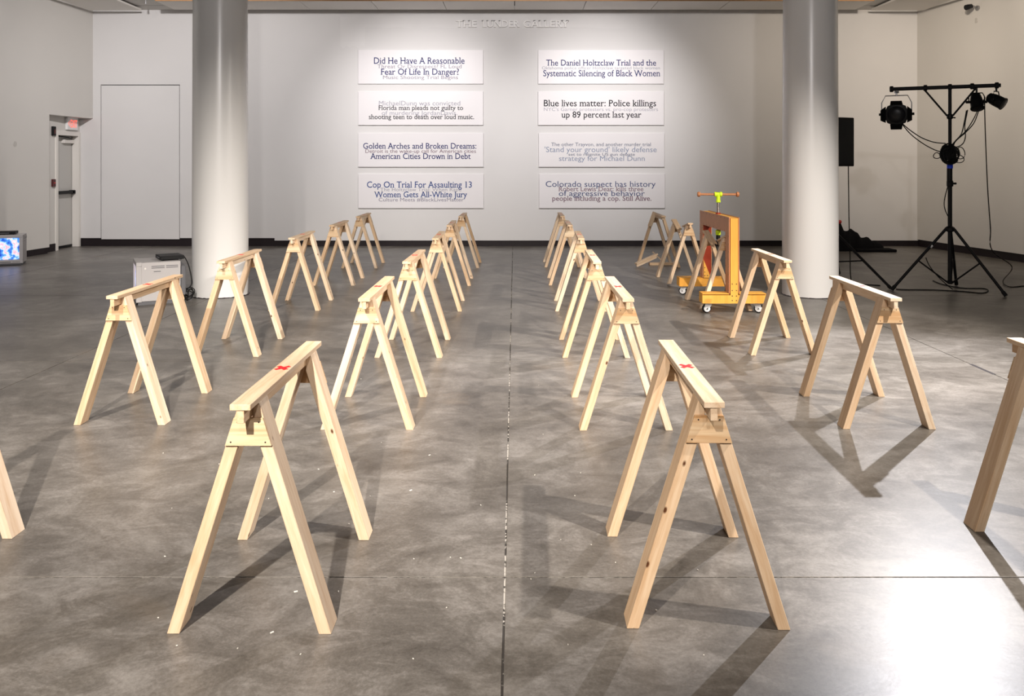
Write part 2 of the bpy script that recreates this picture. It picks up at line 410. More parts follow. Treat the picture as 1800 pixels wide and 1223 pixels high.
bm = bmesh.new()
box(bm, AX-0.11, AX-0.05, DY1-0.36, DY1-0.03, DZ-0.15, DZ-0.085, bevel=0.004)
obj('door_closer', bm, M['ceil_panel'], d1)
bm = bmesh.new()
tube(bm, [(AX-0.06, DY1-0.1, DZ-0.075), (AX-0.0, DY1-0.33, DZ-0.05), (AX-0.07, DY1-0.55, DZ-0.03)], 0.012)
obj('closer_arm', bm, M['black'], d1)
obj('door_sweep', nb(AX-0.112, AX-0.10, DY0+0.01, DY1-0.01, 0.012, 0.05), M['black'], d1)

# right wall
bm = bmesh.new()
prism(bm, [(rx(YB), YB), (RX, DW), (RX+0.3, DW), (rx(YB)+0.3, YB)], 'z', WB+0.02, ZT+0.9)
wr = struct('wall_right', bm, M['wall_side'])
struct('baseboard_right', wallprism([(rx(YB)+0.02, YB), (RX+0.02, DW), (RX+0.2, DW), (rx(YB)+0.2, YB)], 0, WB+0.02), M['base'])

# ceiling: soffit strip with white panels, dark void in front
ce = struct('ceiling', nb(-10, 10, 14.72, DW+0.1, ZT, ZT+0.05), M['ceil_grey'])
ce['label'] = 'pale soffit with a row of white ceiling panels'
obj('void', nb(-10.5, 11, YB, 14.74, ZT+0.55, ZT+0.6), M['ceil_dark'], ce)
obj('fascia', nb(-10, 10, 14.70, 14.72, ZT+0.0, ZT+0.55), M['ceil_dark'], ce)
PW = 1.222
for k in range(-5, 5):
    bm = bmesh.new(); box(bm, k*PW+0.006, (k+1)*PW-0.006, 14.02, 14.80, ZT-0.055, ZT-0.030)
    obj('ceiling_panel', bm, M['ceil_panel'], ce)
for a, b_ in ((-7.66, -6.72), (6.42, 7.36)):
    obj('ceiling_panel', nb(a, b_, 13.4, 14.85, ZT-0.06, ZT-0.03), M['ceil_panel'], ce)
for a, b_ in ((-10, -5.95), (6.2, 10)):
    obj('soffit_return', nb(a, b_, 12.9, 14.72, ZT, ZT+0.05), M['ceil_grey'], ce)
bm = bmesh.new(); box(bm, -6.1, 6.1, 13.985, 14.01, ZT-0.06, ZT+0.03)
obj('edge_batten', bm, M['edge_wood_glow'], ce)

# round columns
def column(px, label):
    X = (px-CX)/FPX*9.48
    o = thing('round_column', label, 'column', (X, 9.48, 0), group='round gallery columns')
    bm = bmesh.new()
    prof = [(0.309, 0.0), (0.309, 0.012), (0.308, 0.02)]+[(0.308-0.017*(t/10)**1.5, 0.02+(ZT+0.53)*t/10) for t in range(1, 11)]
    lathe(bm, prof, (0, 0, 0), (0, 0, 1), 64)
    obj('shaft', bm, M['column_paint'], o, smooth=True)
    bm = bmesh.new(); rnd = random.Random(px)
    seg = 72; A = []; B = []
    for i in range(seg):
        a = 2*PI*i/seg; r = 0.318+rnd.uniform(-0.004, 0.012)
        A.append(bm.verts.new((math.cos(a)*r, math.sin(a)*r, 0.0))); B.append(bm.verts.new((math.cos(a)*0.3, math.sin(a)*0.3, 0.014)))
    for i in range(seg): bm.faces.new([A[i], A[(i+1) % seg], B[(i+1) % seg], B[i]])
    obj('grout_ring', bm, M['base'], o)
    return o
column(387.5, 'round glossy white column standing behind the grey television')
column(1424, 'round white column beside the orange press cart and light stand')

# ------------------------------------------------------------------ lettering
_font_cache = {}
def text_mesh(body, serif):
    cu = bpy.data.curves.new('t', 'FONT'); cu.body = body; cu.size = 1.0; cu.resolution_u = 3
    cu.dimensions = '2D'; cu.fill_mode = 'BOTH'; cu.offset = 0.006 if serif else 0.0
    o = bpy.data.objects.new('t', cu); C.objects.link(o)
    bpy.context.view_layer.update()
    dg = bpy.context.evaluated_depsgraph_get()
    me = bpy.data.meshes.new_from_object(o.evaluated_get(dg))
    bpy.data.objects.remove(o); bpy.data.curves.remove(cu)
    if serif:
        bm = bmesh.new(); bm.from_mesh(me)
        E = [(e.verts[0].co.copy(), e.verts[1].co.copy()) for e in bm.edges if len(e.link_faces) == 1]
        def spans(y):
            xs_ = sorted(a.x+(b.x-a.x)*(y-a.y)/(b.y-a.y) for a, b in E if (a.y-y)*(b.y-y) < 0)
            return [(xs_[i], xs_[i+1]) for i in range(0, len(xs_)-1, 2)]
        cap = CAPH; xh = XH; asc = ASC
        for lev, sgn in ((0.0, 1), (cap, -1), (xh, -1), (asc, -1)):
            inside = spans(lev+sgn*0.035); outside = spans(lev-sgn*0.03); deep = spans(lev+sgn*0.19)
            for a, b in inside:
                if b-a > 0.16 or b-a < 0.02: continue
                if any(min(b, d)-max(a, c) > 0.02 for c, d in outside): continue
                if not any(min(b, d)-max(a, c) > -0.06 for c, d in deep): continue
                l, r_ = 0.065, 0.065
                if lev == xh or lev == asc: r_ = 0.0
                y0, y1 = (lev, lev+0.05) if sgn > 0 else (lev-0.05, lev)
                bm.faces.new([bm.verts.new(p) for p in ((a-l, y0, 0.02), (b+r_, y0, 0.02), (b+r_, y1, 0.02), (a-l, y1, 0.02))])
        bm.to_mesh(me); bm.free()
    return me
def probe(ch):
    me = text_mesh(ch, False); y = max(v.co.y for v in me.vertices); bpy.data.meshes.remove(me); return y
CAPH = XH = ASC = 0
CAPH, XH, ASC = probe('H'), probe('x'), probe('l')
def split_words(me):
    bm = bmesh.new(); bm.from_mesh(me); bm.faces.ensure_lookup_table(); seen = set(); isl = []
    for f in bm.faces:
        if f.index in seen: continue
        st = [f]; seen.add(f.index); grp = []
        while st:
            q = st.pop(); grp.append(q)
            for v in q.verts:
                for h in v.link_faces:
                    if h.index not in seen: seen.add(h.index); st.append(h)
        xs_ = [v.co.x for q in grp for v in q.verts]; isl.append([min(xs_), max(xs_), grp])
    isl.sort(key=lambda t: t[0]); words = []
    for a, b, grp in isl:
        if words and a-words[-1][1] < 0.135: words[-1][1] = max(words[-1][1], b); words[-1][2] += grp
        else: words.append([a, b, list(grp)])
    out = []
    for a, b, grp in words:
        vs = {}; V = []; F = []
        for q in grp:
            idx = []
            for v in q.verts:
                if v.index not in vs: vs[v.index] = len(V); V.append(tuple(v.co))
                idx.append(vs[v.index])
            F.append(idx)
        m_ = bpy.data.meshes.new('printed_word'); m_.from_pydata(V, [], F); out.append(m_)
    bm.free(); return out
def put_text(name, body, px0, px1, pybase, pycap, D, material, parent, origin, serif, depth=0.0):
    """print on a plane facing the camera at distance D; extents are the measured ones in the photo"""
    me = text_mesh(body, serif)
    x0 = min(v.co.x for v in me.vertices); x1 = max(v.co.x for v in me.vertices)
    A = PX(px0, pybase, D); B = PX(px1, pycap, D)
    sx = (B.x-A.x)/(x1-x0); sy = (B.z-A.z)/CAPH
    for m_ in split_words(me):
        for v in m_.vertices: v.co = Vector((A.x+(v.co.x-x0)*sx, D-v.co.z*0.008, A.z+v.co.y*sy))-origin
        if depth:
            bm = bmesh.new(); bm.from_mesh(m_)
            r = bmesh.ops.extrude_face_region(bm, geom=bm.faces[:])
            bmesh.ops.translate(bm, verts=[v for v in r['geom'] if isinstance(v, bmesh.types.BMVert)], vec=(0, depth, 0))
            bmesh.ops.recalc_face_normals(bm, faces=bm.faces); bm.to_mesh(m_); bm.free()
        m_.materials.append(material)
        o = bpy.data.objects.new(name, m_); C.objects.link(o); o.parent = parent
    bpy.data.meshes.remove(me)
def ink(name, r, g_, b): 
    f = lambda c: (c/255/12.92 if c/255 <= .04045 else ((c/255+.055)/1.055)**2.4)
    return mat('ink_'+name, (f(r*0.86), f(g_*0.86), f(b*0.88)), 0.6, spec=0.2)
INK = dict(navy=ink('navy', 44, 52, 118), grey=ink('lavender_grey', 160, 154, 172), pale=ink('pale_grey', 186, 186, 198),
           black=ink('black', 24, 20, 34), rose=ink('dusky_rose', 128, 88, 108), blue=ink('blue', 52, 84, 152),
           slate=ink('slate', 76, 92, 140), sky=ink('pale_blue', 158, 170, 194), steel=ink('grey_blue', 112, 122, 148),
           mauve=ink('mauve', 136, 98, 116), blush=ink('blush', 152, 122, 136), faint=ink('faint_grey', 196, 194, 204))
S = lambda v: v/3.0
BT = 0.028
def headline(x0, x1, y0, y1, label, lines):
    a = PX(S(x0)+600, S(y1), DW); b = PX(S(x1)+600, S(y0), DW)
    o = thing('headline_board', label, 'sign board', ((a.x+b.x)/2, DW, a.z), group='headline boards on the back wall')
    c = Vector(o.location)
    bm = nb(a.x-c.x, b.x-c.x, -BT, -0.001, 0, b.z-a.z, bevel=0.002)
    obj('board', bm, M['board'], o)
    for k, (t, tx0, tx1, ytop, ybase, inkname, serif) in enumerate(lines):
        D = DW-BT-0.0006-0.0003*k
        put_text('printed_word', t, S(tx0)+600, S(tx1)+600, S(ybase), S(ytop), D, INK[inkname], o, c, serif)
    return o
s_, n_ = True, False
headline(90, 748, 265, 443, 'white board, top left of the wall, headline begins "Did He Have"', [
    ('Threat Or Disrespect? FL Loud', 190, 634, 340, 360, 'grey', n_), ('Music Shooting Trial Begins', 220, 615, 398, 417, 'grey', n_),
    ('Did He Have A Reasonable', 172, 650, 303, 336, 'navy', s_), ('Fear Of Life In Danger?', 207, 620, 362, 394, 'navy', s_)])
headline(90, 748, 483, 660, 'white board with black headline that begins "Florida man pleads"', [
    ('MichaelDunn was convicted', 198, 627, 532, 556, 'pale', n_), ('of murdering JordanDavis.', 213, 612, 584, 606, 'pale', n_),
    ('Florida man pleads not guilty to', 195, 642, 556, 580, 'black', s_), ('shooting teen to death over loud music.', 145, 700, 603, 628, 'black', s_)])
headline(90, 749, 702, 880, 'white board with navy headline that begins "Golden Arches"', [
    ('Detroit is the wake-up call for American cities', 127, 710, 787, 806, 'rose', n_),
    ('Golden Arches and Broken Dreams:', 115, 712, 754, 784, 'navy', s_), ('American Cities Drown in Debt', 152, 682, 808, 838, 'navy', s_)])
headline(91, 750, 917, 1097, 'white board with blue headline that begins "Cop On Trial"', [
    ('The Holtzclaw Trial: When Rape', 205, 633, 990, 1008, 'pale', n_), ('Culture Meets #BlackLivesMatter', 197, 645, 1043, 1062, 'grey', n_),
    ('Cop On Trial For Assaulting 13', 135, 688, 957, 989, 'blue', s_), ('Women Gets All-White Jury', 173, 663, 1010, 1040, 'blue', s_)])
headline(1038, 1699, 265, 443, 'white board, top right of the wall, headline mentions a trial and silencing', [
    ('Oklahoma police officer Holtzclaw targeted black women', 1058, 1680, 350, 366, 'pale', n_),
    ('The Daniel Holtzclaw Trial and the', 1080, 1660, 315, 346, 'navy', s_), ('Systematic Silencing of Black Women', 1065, 1682, 370, 402, 'navy', s_)])
headline(1038, 1700, 483, 660, 'white board with black headline that begins "Blue lives matter"', [
    ("NYC's Garner protesters vs. pro-cop protesters", 1068, 1670, 567, 585, 'faint', n_),
    ('Blue lives matter: Police killings', 1068, 1660, 527, 560, 'black', s_), ('up 89 percent last year', 1160, 1582, 588, 620, 'black', s_)])
headline(1041, 1702, 702, 880, 'white board with pale grey-blue text that begins "The other"', [
    ("'Stand your ground' likely defense", 1072, 1663, 774, 802, 'sky', n_), ('strategy for Michael Dunn', 1148, 1600, 822, 848, 'sky', n_),
    ('The other Trayvon, and another murder trial', 1107, 1632, 752, 770, 'steel', n_), ('set to reignite US gun debate', 1198, 1548, 806, 821, 'steel', n_)])
headline(1043, 1705, 917, 1097, 'white board with slate text that begins "Colorado suspect"', [
    ('Robert Lewis Dear: kills three', 1145, 1593, 984, 1008, 'blush', s_), ('people including a cop. Still Alive.', 1113, 1635, 1033, 1058, 'mauve', s_),
    ('Colorado suspect has history', 1078, 1657, 955, 985, 'slate', n_), ('of aggressive behavior', 1147, 1600, 1005, 1033, 'slate', n_)])
gl = thing('gallery_name', 'raised white capital letters of the gallery name above the boards', 'lettering', (0, DW, PX(900, 47, DW).z))
gc = Vector(gl.location)
for word, a, b_ in (('THE', 605, 714), ('LUNDER', 742, 940), ('GALLERY', 960, 1200)):
    put_text('raised_word', word, S(a)+600, S(b_)+600, 142/3, 107/3, DW-0.05, M['letter_white'], gl, gc, True, depth=0.049)

# ------------------------------------------------------------------ sawhorses
HW, HS, HH, HL, TW, LD = 0.2615, 0.744, 0.753, 0.9144, 0.064, 0.089
TT = 0.019; ZU = HH-TT                       # underside of the top board
SLOPE = (HW-0.032)/ZU; ANG = math.atan(SLOPE)
def leg_mesh(side):
    """one leg in its own frame (z along the leg), placed at the foot with a lean"""
    h = 0.0398
    pts = [(HW, 0), (0.032, ZU), (0.0115, ZU), (0.0115, (HW-h-0.0115)/SLOPE), (HW-h, 0)]
    pts = [(side*x, z) for x, z in pts]
    ca, sa = math.cos(-side*ANG), math.sin(-side*ANG)      # rotation about y used by the object
    foot = (side*(HW-h/2), 0)
    loc = []
    for x, z in pts:
        dx, dz = x-foot[0], z-foot[1]
        loc.append((ca*dx-sa*dz, sa*dx+ca*dz))
    bm = bmesh.new(); prism(bm, loc, 'y', -LD/2, LD/2, bevel=0.0016)
    return me_from(bm, 'leg')
LEG = {s: leg_mesh(s) for s in (-1, 1)}
def leg_matrix(s, e):                        # side, end (-1 front, +1 back)
    return Matrix.Translation((s*(HW-0.0199), e*(HS/2-LD/2), 0)) @ Matrix.Rotation(-s*ANG, 4, 'Y')
def board_mesh(y0, y1, jag0=0, jag1=0):
    bm = bmesh.new()
    box(bm, -TW/2, TW/2, y0, y1, ZU, HH, bevel=0.0014)
    return bm
def beam_mesh(y0, y1):
    bm = bmesh.new(); box(bm, -0.011, 0.011, y0, y1, ZU-0.041, ZU, bevel=0.001); return bm
def jagged(x0, x1, z0, z1, y0, y1, end, seed, n=6, amp=0.03):
    """board broken off at y1 (end=+1) or y0 (end=-1) in splinters"""
    rnd = random.Random(seed); bm = bmesh.new(); cols = []
    for i in range(n+1):
        x = x0+(x1-x0)*i/n; d = rnd.uniform(-amp, amp); d2 = d+rnd.uniform(-amp, amp)*0.6
        ya, yb = (y0, y1) if end > 0 else (y1, y0)
        cols.append([bm.verts.new((x, ya, z0)), bm.verts.new((x, ya, z1)), bm.verts.new((x, yb+d, z1)), bm.verts.new((x, yb+d2, z0))])
    for a, b in zip(cols, cols[1:]):
        for k in range(4): bm.faces.new([a[k], b[k], b[(k+1) % 4], a[(k+1) % 4]])
    bm.faces.new(cols[0]); bm.faces.new(list(reversed(cols[-1]))); return bm
GT = 0.009
def gusset_mesh(e):
    hw = lambda z: HW-SLOPE*z
    bm = bmesh.new(); z0, z1 = 0.600, 0.6885
    y = e*HS/2
    prism(bm, [(-hw(z0), z0), (hw(z0), z0), (hw(z1), z1), (-hw(z1), z1)], 'y', min(y, y+e*GT), max(y, y+e*GT), bevel=0.0008)
    return me_from(bm, 'gusset')
GUS = {e: gusset_mesh(e) for e in (-1, 1)}
BOARD = me_from(board_mesh(-HL/2, HL/2), 'top_board'); BEAM = me_from(beam_mesh(-HL/2+0.004, HL/2-0.004), 'rail')
def cross_mesh():
    bm = bmesh.new(); L_, w_ = 0.036, 0.0105
    for a in (PI/4, -PI/4):
        c, s = math.cos(a), math.sin(a); pts = []
        for u, v in ((-L_, -w_), (L_, -w_), (L_, w_), (-L_, w_)):
            pts.append(((u*c-v*s)*0.80, (u*s+v*c)*0.95))
        prism(bm, pts, 'z', HH-0.0005, HH+(0.0006 if a > 0 else 0.0008))
    return me_from(bm, 'painted_cross')
CROSS = cross_mesh()
def screw_mesh():
    bm = bmesh.new()
    for e in (-1, 1):
        pass
    cyl(bm, (0, 0, 0), (0, 0, 0.0008), 0.0026, seg=8); return me_from(bm, 'screw')
SCREW = screw_mesh()
def add_part(root, name, me, m, M4):
    if not me.materials: me.materials.append(m)
    o = bpy.data.objects.new(name, me); C.objects.link(o); o.parent = root; o.matrix_local = M4; return o
I4 = Matrix.Identity(4)
GROUP = 'pine sawhorses set out in four rows'
def screws(root, MH, e, both=True):
    y = e*(HS/2+GT)
    R = Matrix.Rotation(PI/2*(1 if e < 0 else -1), 4, 'X')
    for x, z in ((-0.055, 0.612), (0.055, 0.612), (-0.034, 0.675), (0.034, 0.675)):
        add_part(root, 'screw', SCREW, M['dark_steel'], MH @ Matrix.Translation((x, y, z)) @ R)
def sawhorse(X, Y, yaw, label, detail=True):
    r = thing('sawhorse', label, 'sawhorse', (X, Y, 0), yaw, GROUP)
    b = add_part(r, 'top_board', BOARD, M['pine_y'], I4)
    add_part(b, 'painted_cross', CROSS, M['red_paint'], I4)['label'] = 'red painted cross'
    add_part(r, 'rail', BEAM, M['pine_y'], I4)
    for e in (-1, 1):
        for s in (-1, 1): add_part(r, 'leg', LEG[s], M['pine_z'], leg_matrix(s, e))
        add_part(r, 'gusset', GUS[e], M['plywood'], I4)
        if detail and e < 0: screws(r, I4, e)
    return r
def half_matrix(e, tilt, slide, roll=0.0):
    """end assembly e tipped inwards about its feet by tilt (the end's outer foot edge stays on the floor)"""
    p = Vector((0, e*HS/2-e*LD, 0)) if True else None
    return Matrix.Translation(p+Vector((0, e*slide, 0))) @ Matrix.Rotation(e*math.radians(tilt), 4, 'X') @ Matrix.Rotation(math.radians(roll), 4, 'Y') @ Matrix.Translation(-p)
def broken_sawhorse(X, Y, yaw, label, tilts, slides, inner, seed, rolls=(0, 0)):
    r = thing('sawhorse', label, 'sawhorse', (X, Y, 0), yaw, GROUP)
    for e, t, sl, inn, ro in zip((-1, 1), tilts, slides, inner, rolls):
        H = half_matrix(e, t, sl, ro)
        y0, y1 = (-HL/2, -inn) if e < 0 else (inn, HL/2)
        bb_ = jagged(-TW/2, TW/2, ZU, HH, y0, y1, -e, seed+e)
        o = add_part(r, 'broken_board', me_from(bb_, 'broken_board'), M['pine_y'], H); o['label'] = 'half of the snapped top board'
        bb_ = jagged(-0.011, 0.011, ZU-0.041, ZU, y0, y1, -e, seed+e+5, n=3, amp=0.04)
        add_part(r, 'broken_rail', me_from(bb_, 'broken_rail'), M['pine_y'], H)
        for s in (-1, 1): add_part(r, 'leg', LEG[s], M['pine_z'], H @ leg_matrix(s, e))
        add_part(r, 'gusset', GUS[e], M['plywood'], H)
    return r

ROWS = {
 'L': [(-2.262, 3.00, 0), (-2.262, 5.089, -0.001), (-2.248, 6.769, -0.003), (-2.26, 8.783, 0.014), (-2.241, 10.547, 0.007), (-2.242, 12.258, 0.003)],
 'M': [(-0.841, 2.989, -0.005), (-0.829, 5.004, -0.004), (-0.816, 6.736, -0.017), (-0.804, 8.746, 0.016), (-0.803, 10.525, 0.007), (-0.771, 12.294, -0.012)],
 'R': [(0.628, 3.015, -0.018), (0.626, 4.994, 0.0), (0.636, 6.733, -0.016), (0.684, 8.752, -0.032), (0.686, 10.564, -0.013), (0.696, 12.374, -0.002)],
 'Q': [(2.125, 3.06, -0.01), (2.114, 5.015, -0.01), (2.111, 6.814, -0.011)],
}
ORD = ['nearest the camera', 'second from the camera', 'third from the camera', 'fourth from the camera', 'fifth from the camera', 'sixth and farthest']
ROWN = {'L': 'outer left row', 'M': 'inner left row', 'R': 'inner right row', 'Q': 'outer right row'}
EXTRA = {('L', 0): 'pine sawhorse at the left frame edge, only one leg showing',
         ('Q', 0): 'pine sawhorse at the right frame edge, cut off by the picture',
         ('L', 1): 'pine sawhorse in front of the grey television, outer left row',
         ('L', 2): 'pine sawhorse in front of the left round column',
         ('Q', 2): 'pine sawhorse just in front of the orange press cart'}
for row, L_ in ROWS.items():
    for i, (X, Y, a) in enumerate(L_):
        sawhorse(X, Y, a, EXTRA.get((row, i), 'pine sawhorse with red cross, %s in the %s' % (ORD[i], ROWN[row])), detail=(i < 3))
broken_sawhorse(2.155, 8.80, 0.0, 'snapped pine sawhorse caught inside the orange press cart', (13, 15), (0.06, 0.03), (0.09, 0.07), 11, (3, -4))
broken_sawhorse(2.15, 10.56, 0.0, 'snapped pine sawhorse sagging in the middle behind the press cart', (10, 15), (0.03, 0.12), (0.12, 0.07), 23, (2, -3))
# the farthest one lost a leg; a length of its board hangs off the left side
r = thing('sawhorse', 'collapsed three-legged pine sawhorse close to the back wall', 'sawhorse', (2.15, 12.35, 0), 0.0, GROUP)
add_part(r, 'broken_board', me_from(jagged(-TW/2, TW/2, ZU, HH, -0.44, 0.36, 1, 31), 'broken_board'), M['pine_y'], Matrix.Translation((0, 0, 0.0)))
add_part(r, 'broken_rail', me_from(jagged(-0.011, 0.011, ZU-0.041, ZU, -0.40, 0.42, 1, 33, n=3), 'broken_rail'), M['pine_y'], I4)
for s, e in ((-1, 1), (1, 1), (1, -1)): add_part(r, 'leg', LEG[s], M['pine_z'], leg_matrix(s, e))
add_part(r, 'gusset', GUS[1], M['plywood'], I4)
hp = jagged(-TW/2, TW/2, -0.0095, 0.0095, 0.0, 0.235, 1, 37)
Hm = Matrix.Translation((-0.035, 0.10, 0.775)) @ Matrix.Rotation(math.radians(-22), 4, 'Z') @ Matrix.Rotation(math.radians(22), 4, 'Y') @ Matrix.Rotation(math.radians(-78), 4, 'X') 
add_part(r, 'hanging_board', me_from(hp, 'hanging_board'), M['pine_y'], Hm)['label'] = 'splintered length of board hanging down'

# pieces on the floor
def lumber_piece(name, label, px, py, lift, length, w, t, heading, pitch, seed, roll=0.0):
    p = G(px, py)
    bm = jagged(-w/2, w/2, 0, t, 0, length, 1, seed)
    o = obj(name, bm, M['pine_y'])
    o.location = p+Vector((0, 0, lift)); o.rotation_euler = Euler((math.radians(pitch), math.radians(roll), math.radians(heading)), 'XYZ')
    tag(o, label, 'wood scrap', 'pieces broken off the sawhorses')
    return o
p = G(1118, 470)
t = thing('broken_rail', 'broken length of sawhorse rail propped up on the floor', 'wood scrap', (p.x, p.y, 0.0), math.radians(-66), 'pieces broken off the sawhorses')
Rm = Matrix.Translation((0, 0, 0.045)) @ Matrix.Rotation(math.radians(19), 4, 'X')
add_part(t, 'board', me_from(jagged(-TW/2, TW/2, 0.0, 0.019, 0.0, 0.36, 1, 51), 'board'), M['pine_y'], Rm)
add_part(t, 'stem', me_from(jagged(-0.011, 0.011, -0.041, 0.0, 0.0, 0.34, 1, 52, n=3), 'stem'), M['pine_y'], Rm)
lumber_piece('broken_board', 'short snapped board leaning against the propped rail', 1166, 461, 0.0, 0.20, 0.05, 0.016, 75, 42, 54)
p = G(1142, 466.5)
bm = bmesh.new(); box(bm, 0, 0.42, -0.044, 0.044, 0.0, 0.038, bevel=0.0016)
o = obj('wood_offcut', bm, wood('pine_scrap', 'x', PALE, TAN, kthr=0.5), loc=(p.x, p.y+0.05, 0.001), rot=(0, 0, math.radians(2)))
tag(o, 'loose sawhorse leg lying flat on the floor', 'wood scrap', 'pieces broken off the sawhorses')

# ------------------------------------------------------------------ press cart
ct = thing('press_cart', 'orange wooden screw press on white casters straddling a sawhorse', 'cart', (2.195, 8.905, 0))
YN, YF = -0.665, 0.645                      # outer faces of the near and far column (local)
CD, CWX, PT = 0.15, 0.045, 0.007            # column depth, half width of the core, panel thickness
ZB, ZF, ZC = 0.105, 0.205, 0.965            # beam bottom, beam top, frame top
def cart_part(name, bm, m, parent=ct, **k): return obj(name, bm, m, parent, **k)
for e, y0, y1 in ((-1, YN, YN+CD), (1, YF-CD, YF)):
    cart_part('column_core', nb(-CWX, CWX, y0+0.010, y1-0.010, ZF, ZC-0.008), M['red_stain'])
    yo = y0+0.010 if e < 0 else y1-0.010
    # outer face board runs down over the foot as a T
    bm = bmesh.new(); ya, yb = (y0, y0+0.009) if e < 0 else (y1-0.009, y1)
    prism(bm, [(-0.318, ZB), (0.318, ZB), (0.318, ZF-0.017), (CWX-0.007, ZF-0.017), (CWX-0.007, ZC-0.010), (-CWX+0.007, ZC-0.010), (-CWX+0.007, ZF-0.017), (-0.318, ZF-0.017)], 'y', ya, yb)
    fb = cart_part('face_board', bm, M['ply_yellow'])
    for zz in (0.135, 0.18, 0.235, 0.30):
        for xx in (-0.021, 0.021):
            yy = ya-0.002 if e < 0 else yb+0.002
            obj('bolt', ncyl((xx, ya+0.001 if e < 0 else yb-0.001, zz), (xx, yy, zz), 0.0055, seg=8), M['dark_steel'], fb)
    bm = bmesh.new()
    box(bm, -0.315, 0.315, y0+0.016, y1-(0.002 if e < 0 else 0.016), ZB+0.002, ZF-0.009, bevel=0.003)
    cart_part('foot_beam', bm, M['red_stain'])
    for sx_ in (-1, 1):
        cart_part('foot_cap', nb(*sorted((sx_*0.318, sx_*(CWX+0.004))), y0, y1, ZF-0.009, ZF, bevel=0.001), M['ply_yellow_x'])
        cart_part('foot_end', nb(*sorted((sx_*0.3185, sx_*0.311)), y0+0.010, y1-0.0005, ZB+0.001, ZF-0.0095), M['ply_yellow_x'])
        cart_part('foot_side', nb(*sorted((sx_*0.310, sx_*0.05)), *( (y1-0.0018, y1) if e < 0 else (y1-0.0155, y1-0.0095)), ZB+0.001, ZF-0.0095), M['ply_yellow_x'])
    box_in = y1 if e < 0 else y0
    if e > 0:
        cart_part('inner_board', nb(-0.316, 0.316, y0, y0+0.014, ZB, ZF-0.006), M['ply_yellow_x'])
        fb2 = cart_part('inner_face', nb(-CWX+0.002, CWX-0.002, y0+0.001, y0+0.010, ZF-0.006, ZC-0.16), M['red_stain'])
    # gusset block at the foot of the column (inside)
cart_part('cross_beam', nb(-CWX, CWX, YN+CD, YF-CD, ZC-0.15, ZC-0.012), M['red_stain'])
cart_part('top_board', nb(-CWX+0.003, CWX-0.003, YN+0.012, YF-0.012, ZC-0.012, ZC-0.006), M['ply_yellow'])
for s in (-1, 1):
    bm = bmesh.new(); x0, x1 = sorted((s*CWX, s*(CWX+PT)))
    pts = [(YN+0.006, ZF-0.03), (YN+CD, ZF-0.03), (YN+CD, ZC-0.16), (YF-CD, ZC-0.16), (YF-CD, ZF-0.03), (YF-0.006, ZF-0.03), (YF-0.006, ZC), (YN+0.006, ZC)]
    # as three boards joined into one U panel
    prism(bm, [(YN+0.006, ZF+0.002), (YN+CD, ZF+0.002), (YN+CD, ZC-0.155), (YF-CD, ZC-0.155), (YF-CD, ZF+0.002), (YF-0.006, ZF+0.002), (YF-0.006, ZC), (YN+0.006, ZC)], 'x', x0, x1)
    sp = cart_part('side_panel', bm, M['hardboard'])
    xo = s*(CWX+PT)
    riv = []
    for k in range(9):
        y = YN+0.03+(YF-YN-0.06)*k/8; riv.append((y, ZC-0.018))
    for k in range(7):
        y = YN+CD+0.03+(YF-YN-2*CD-0.06)*k/6; riv.append((y, ZC-0.142))
    for k in range(8):
        z = ZF+0.03+(ZC-ZF-0.22)*k/7
        riv += [(YN+0.022, z), (YN+CD-0.014, z), (YF-0.022, z), (YF-CD+0.014, z)]
    for y, z in riv:
        obj('rivet', ncyl((xo-s*0.001, y, z), (xo+s*0.0015, y, z), 0.0048, seg=6), M['dark_steel'], sp)
    if s < 0:
        bm = bmesh.new()
        for e, yy in ((-1, YN+CD), (1, YF-CD)):
            pass
        bm.free()
# triangular brace boards at the far column foot
bm = bmesh.new(); prism(bm, [(-CWX+0.004, ZF), (CWX-0.004, ZF), (-CWX+0.004, ZF+0.20)], 'y', YF-CD-0.010, YF-CD)
br = cart_part('brace_board', bm, M['ply_yellow'])
for k, (x, z) in enumerate(((-0.03, 0.23), (-0.03, 0.27), (-0.03, 0.32), (0.0, 0.23))):
    obj('bolt', ncyl((x, YF-CD-0.009, z), (x, YF-CD-0.012, z), 0.0055, seg=8), M['dark_steel'], br)
# screw, tee, handle, press foot
YM = (YN+YF)/2
bm = bmesh.new(); prof = []
z = 0.66
while z < 1.13:
    prof += [(0.0135, z), (0.0165, z+0.006), (0.0135, z+0.012)]; z += 0.0135
lathe(bm, prof, (0, YM, 0), (0, 0, 1), 14)
cart_part('screw_rod', bm, M['steel'], smooth=False)
bm = bmesh.new(); lathe(bm, [(0.030, 0), (0.030, 0.012), (0.022, 0.014), (0.022, 0.02)], (0, YM, ZC-0.008), (0, 0, 1), 18)
cart_part('screw_collar', bm, M['red_stain'])
bm = bmesh.new(); hz = 1.172
lathe(bm, [(0.026, 0), (0.026, 0.018), (0.022, 0.02), (0.022, 0.075)], (0, YM, hz-0.085), (0, 0, 1), 18)
hd = Vector((1, -0.06, 0)).normalized()
lathe(bm, [(0.027, 0), (0.027, 0.022), (0.0225, 0.024), (0.0225, 0.056), (0.027, 0.058), (0.027, 0.08)], Vector((0, YM, hz))-hd*0.04, hd, 18)
cart_part('tee_fitting', bm, M['lime'], smooth=True)
cart_part('handle_bar', ncyl(Vector((0, YM, hz))-hd*0.21, Vector((0, YM, hz))+hd*0.21, 0.0125, seg=14), M['dowel'], smooth=True)
for s in (-1, 1):
    bm = bmesh.new()
    lathe(bm, [(0.018, 0), (0.027, 0.006), (0.028, 0.022), (0.022, 0.032), (0.008, 0.034)], Vector((0, YM, hz))+hd*s*0.190, hd*s, 18)
    cart_part('handle_knob', bm, M['dowel'], smooth=True)
